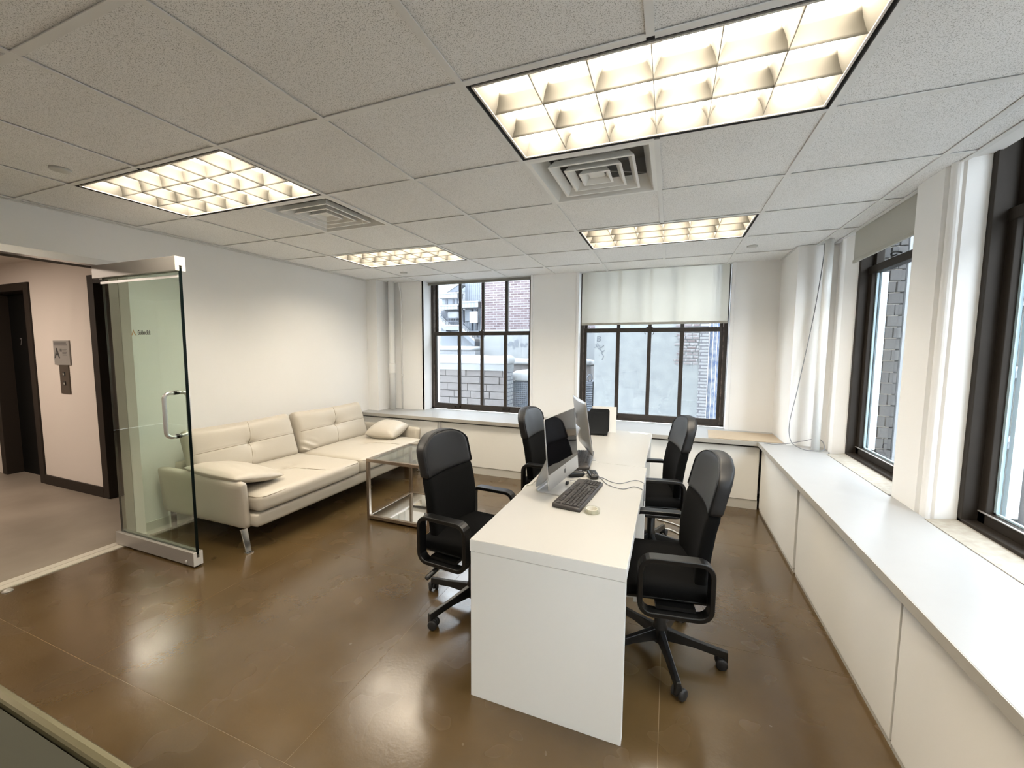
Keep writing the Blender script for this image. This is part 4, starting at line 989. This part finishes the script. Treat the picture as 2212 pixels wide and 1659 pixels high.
for k in range(26): m.box(-.58, .48, -.012, -.002, 3.3+k*.04, 3.315+k*.04)
for k in range(26): m.box(-.58+k*.041, -.572+k*.041, -.014, -.004, 3.3, 4.33)
g_ = m.build('mesh_guard', siding_m, t); g_['kind'] = 'stuff'
MB().box(-.66, -.60, -.03, .0, 0, 4.4).build('post', wbrick_m, t)
snowcap(-.64, .55, -.05, .85, 4.34, .22, parent=t, s=2)
# cement wall behind with a long snowy ledge
t = thing('cement_building', 'pale cement wall with a grey patch and snowy ledge behind the block wall', 'building', (-4.5, 10, -3.5))
MB().box(-.30, 2.8, 0, .5, 0, 5.50).build('wall', cem_m, t)
MB().box(-3.5, 2.8, -.5, .0, 0, 4.60).build('parapet', block_m, t)
snowcap(-3.6, 2.8, -.60, .05, 4.60, .16, parent=t, s=3)
m = MB()
random.seed(11)
for a, b, c, d in ((.60, 5.12, .10, .07), (.76, 5.13, .07, .11), (.90, 5.10, .06, .06), (.68, 5.04, .035, .07), (.99, 5.07, .05, .035), (.45, 5.06, .05, .05), (1.04, 5.12, .04, .03)):
    pts = [(a+c*math.cos(2*PI*k/13)*random.uniform(.7, 1.15), b+d*math.sin(2*PI*k/13)*random.uniform(.7, 1.15)) for k in range(13)]
    m.poly([(p[0], -.006, p[1]) for p in pts], [tuple(range(13))])
m.build('stain', stain_m, t)
MB().box(-3.4, -.30, -.30, .2, 0, 4.95).build('low_wall', ltbr_m, t); snowcap(-3.45, -.28, -.38, .22, 4.94, .12, parent=t, s=4)
# red brick building
t = thing('brick_building', 'tall reddish brick building filling the upper right panes of the left window', 'building', (-5.6, 12, -3.5))
MB().box(-.12, 3.6, 0, 4, 0, 12).build('wall', redbr_m, t)
# fire escape building
t = thing('fire_escape_building', 'pale building with snowy fire escape stairs and metal siding', 'building', (-7.4, 12.5, -3.5))
MB().box(-2.6, 1.42, 1.0, 2.4, 0, 10).build('wall', ltbr_m, t)
MB().box(.16, .40, .985, 1.0, 7.08, 7.6).build('window', siding_m, t)
for k in range(9): MB().box(.66+k*.081, .66+k*.081+.075, .35, .40, 4.4, 9.0).build('siding_panel', siding_m, t)
m = MB(); m.poly([(0, 0, 6.86), (.62, 0, 7.19), (.62, 0, 7.26), (0, 0, 6.94), (0, .5, 6.86), (.62, .5, 7.19), (.62, .5, 7.26), (0, .5, 6.94)], [(0, 1, 2, 3), (4, 7, 6, 5), (0, 4, 5, 1), (3, 2, 6, 7), (0, 3, 7, 4), (1, 5, 6, 2)]); m.build('roof_snow', snow_m, t)
MB().poly([(.08, .02, 6.90), (.60, .02, 6.95), (.60, .02, 7.17)], [(0, 1, 2)]).build('roof_side', blueg_m, t)
for k, (x0, x1, z0, z1) in enumerate(((-.14, .60, 6.72, 6.86), (-.10, .60, 6.34, 6.45), (.66, 1.38, 6.38, 6.54))):
    pf = MB().box(x0, x1, -.1, .3, z0, z1).build('platform', cem_m, t); snowcap(x0-.02, x1+.02, -.13, .32, z1-.01, .065, parent=t, s=5+k)
    for q in range(5): MB().box(x0+.05+q*(x1-x0-.1)/5, x0+.09+q*(x1-x0-.1)/5, -.104, -.1, z0+.01, z1-.01).build('rust_patch', siding_m, pf)
MB().box(-.12, .58, .10, .30, 6.45, 6.72).build('shaded_wall', siding_m, t)
MB().box(.02, .10, .08, .10, 6.45, 6.70).box(.30, .36, .08, .10, 6.45, 6.70).box(.46, .50, .08, .10, 6.45, 6.70).build('post', blueg_m, t)
MB().box(-.25, .64, .25, .35, 5.0, 6.34).build('lower_wall', blueg_m, t)
MB().rbox((.32, .15, 6.16), (.23, .08, .14), .12, (12, 4, 8)).build('tank', cem_m, t)
MB().box(.68, .90, .30, .34, 5.95, 6.36).build('door_panel', siding_m, t); MB().box(.91, .95, .30, .345, 5.6, 6.36).box(1.10, 1.13, .30, .345, 5.6, 6.36).build('dark_gap', blueg_m, t)
MB().box(1.04, 1.33, -.05, .05, 5.87, 6.25).build('utility_box', mat('box_white', (.24, .25, .26), .6), t)
def slope(x0, z0, x1, z1, th, m_, name):
    MB().poly([(x0, -.2, z0), (x1, -.2, z1), (x1, -.2, z1+th), (x0, -.2, z0+th), (x0, .2, z0), (x1, .2, z1), (x1, .2, z1+th), (x0, .2, z0+th)], [(0, 1, 2, 3), (4, 7, 6, 5), (0, 4, 5, 1), (3, 2, 6, 7), (0, 3, 7, 4), (1, 5, 6, 2)]).build(name, m_, t)
slope(-.40, 6.22, .20, 5.74, -.16, siding_m, 'stair_stringer'); slope(-.40, 6.22, .20, 5.74, .075, snow_m, 'stair_snow')
MB().box(.20, .68, -.2, .2, 5.62, 5.74).build('landing', siding_m, t); snowcap(.18, .70, -.22, .2, 5.735, .075, parent=t, s=9)
slope(.68, 5.74, 1.30, 5.24, -.16, siding_m, 'stair_stringer'); slope(.68, 5.74, 1.30, 5.24, .075, snow_m, 'stair_snow')
MB().box(-.25, 1.40, .22, .26, 4.6, 5.62).build('under_stair_wall', siding_m, t)
m = MB()
for (x0, z0, x1, z1, n_) in ((-.40, 6.26, .20, 5.78, 5), (.20, 5.78, .68, 5.78, 5), (.68, 5.78, 1.30, 5.28, 7)):
    for dz in (.13, .25): m.tube([(x0, -.2, z0+dz), (x1, -.2, z1+dz)], .009, 5)
    for k in range(n_+1): u = k/n_; m.tube([(x0+(x1-x0)*u, -.2, z0+(z1-z0)*u), (x0+(x1-x0)*u, -.2, z0+(z1-z0)*u+.25)], .007, 5)
m.build('railing', blueg_m, t)
# outside the right hand windows
t = thing('stone_pilaster_wall', 'grey brick wall corner with a cream pilaster outside the right window', 'building', (1.9, 5.15, -3.5))
MB().box(-.25, .20, .03, .60, 0, 8).build('core', MATS['sill_paint'], t)
MB().box(-.04, .035, -.03, .05, 0, 8).build('cream_pilaster', cream_m, t)
random.seed(9)
for r_ in range(26):
    z = 3.55+r_*.112; x = .040
    wds = (.06, .125) if r_ % 2 else (.12, .065)
    for w_ in wds: MB().box(x, x+w_-.008, random.uniform(-.012, .006), .04, z, z+.100).build('brick', greyr_m, t, bevel=.004); x += w_
MB().box(.225, .250, -.02, .6, 0, 8).build('white_mortar_edge', wbrick_m, t); MB().tube([(.29, -.03, 0), (.29, -.03, 8)], .022, 8).build('drain_pipe', siding_m, t)
MB().box(-.25, -.04, .0, .04, 0, 8).build('steel_jamb', siding_m, t)
t = thing('opposite_building', 'pale brick building with cream bands and snowy ledges across the right side', 'building', (6.5, 3.5, -3.5))
MB().box(0, 3, -9, 9, 0, 8.2).build('wall', greyr_m, t)
for k in range(12): MB().box(-.06, 0, -8.6+k*1.45, -8.6+k*1.45+.45, 0, 8.2).build('cream_band', cream_m, t)
for k, z in enumerate((3.2, 4.6, 6.0, 8.2)):
    MB().box(-.20, .05, -9, 9, z-.12, z).build('ledge', cem_m, t); snowcap(-.24, .06, -9, 9, z-.01, .12, parent=t, s=20+k)
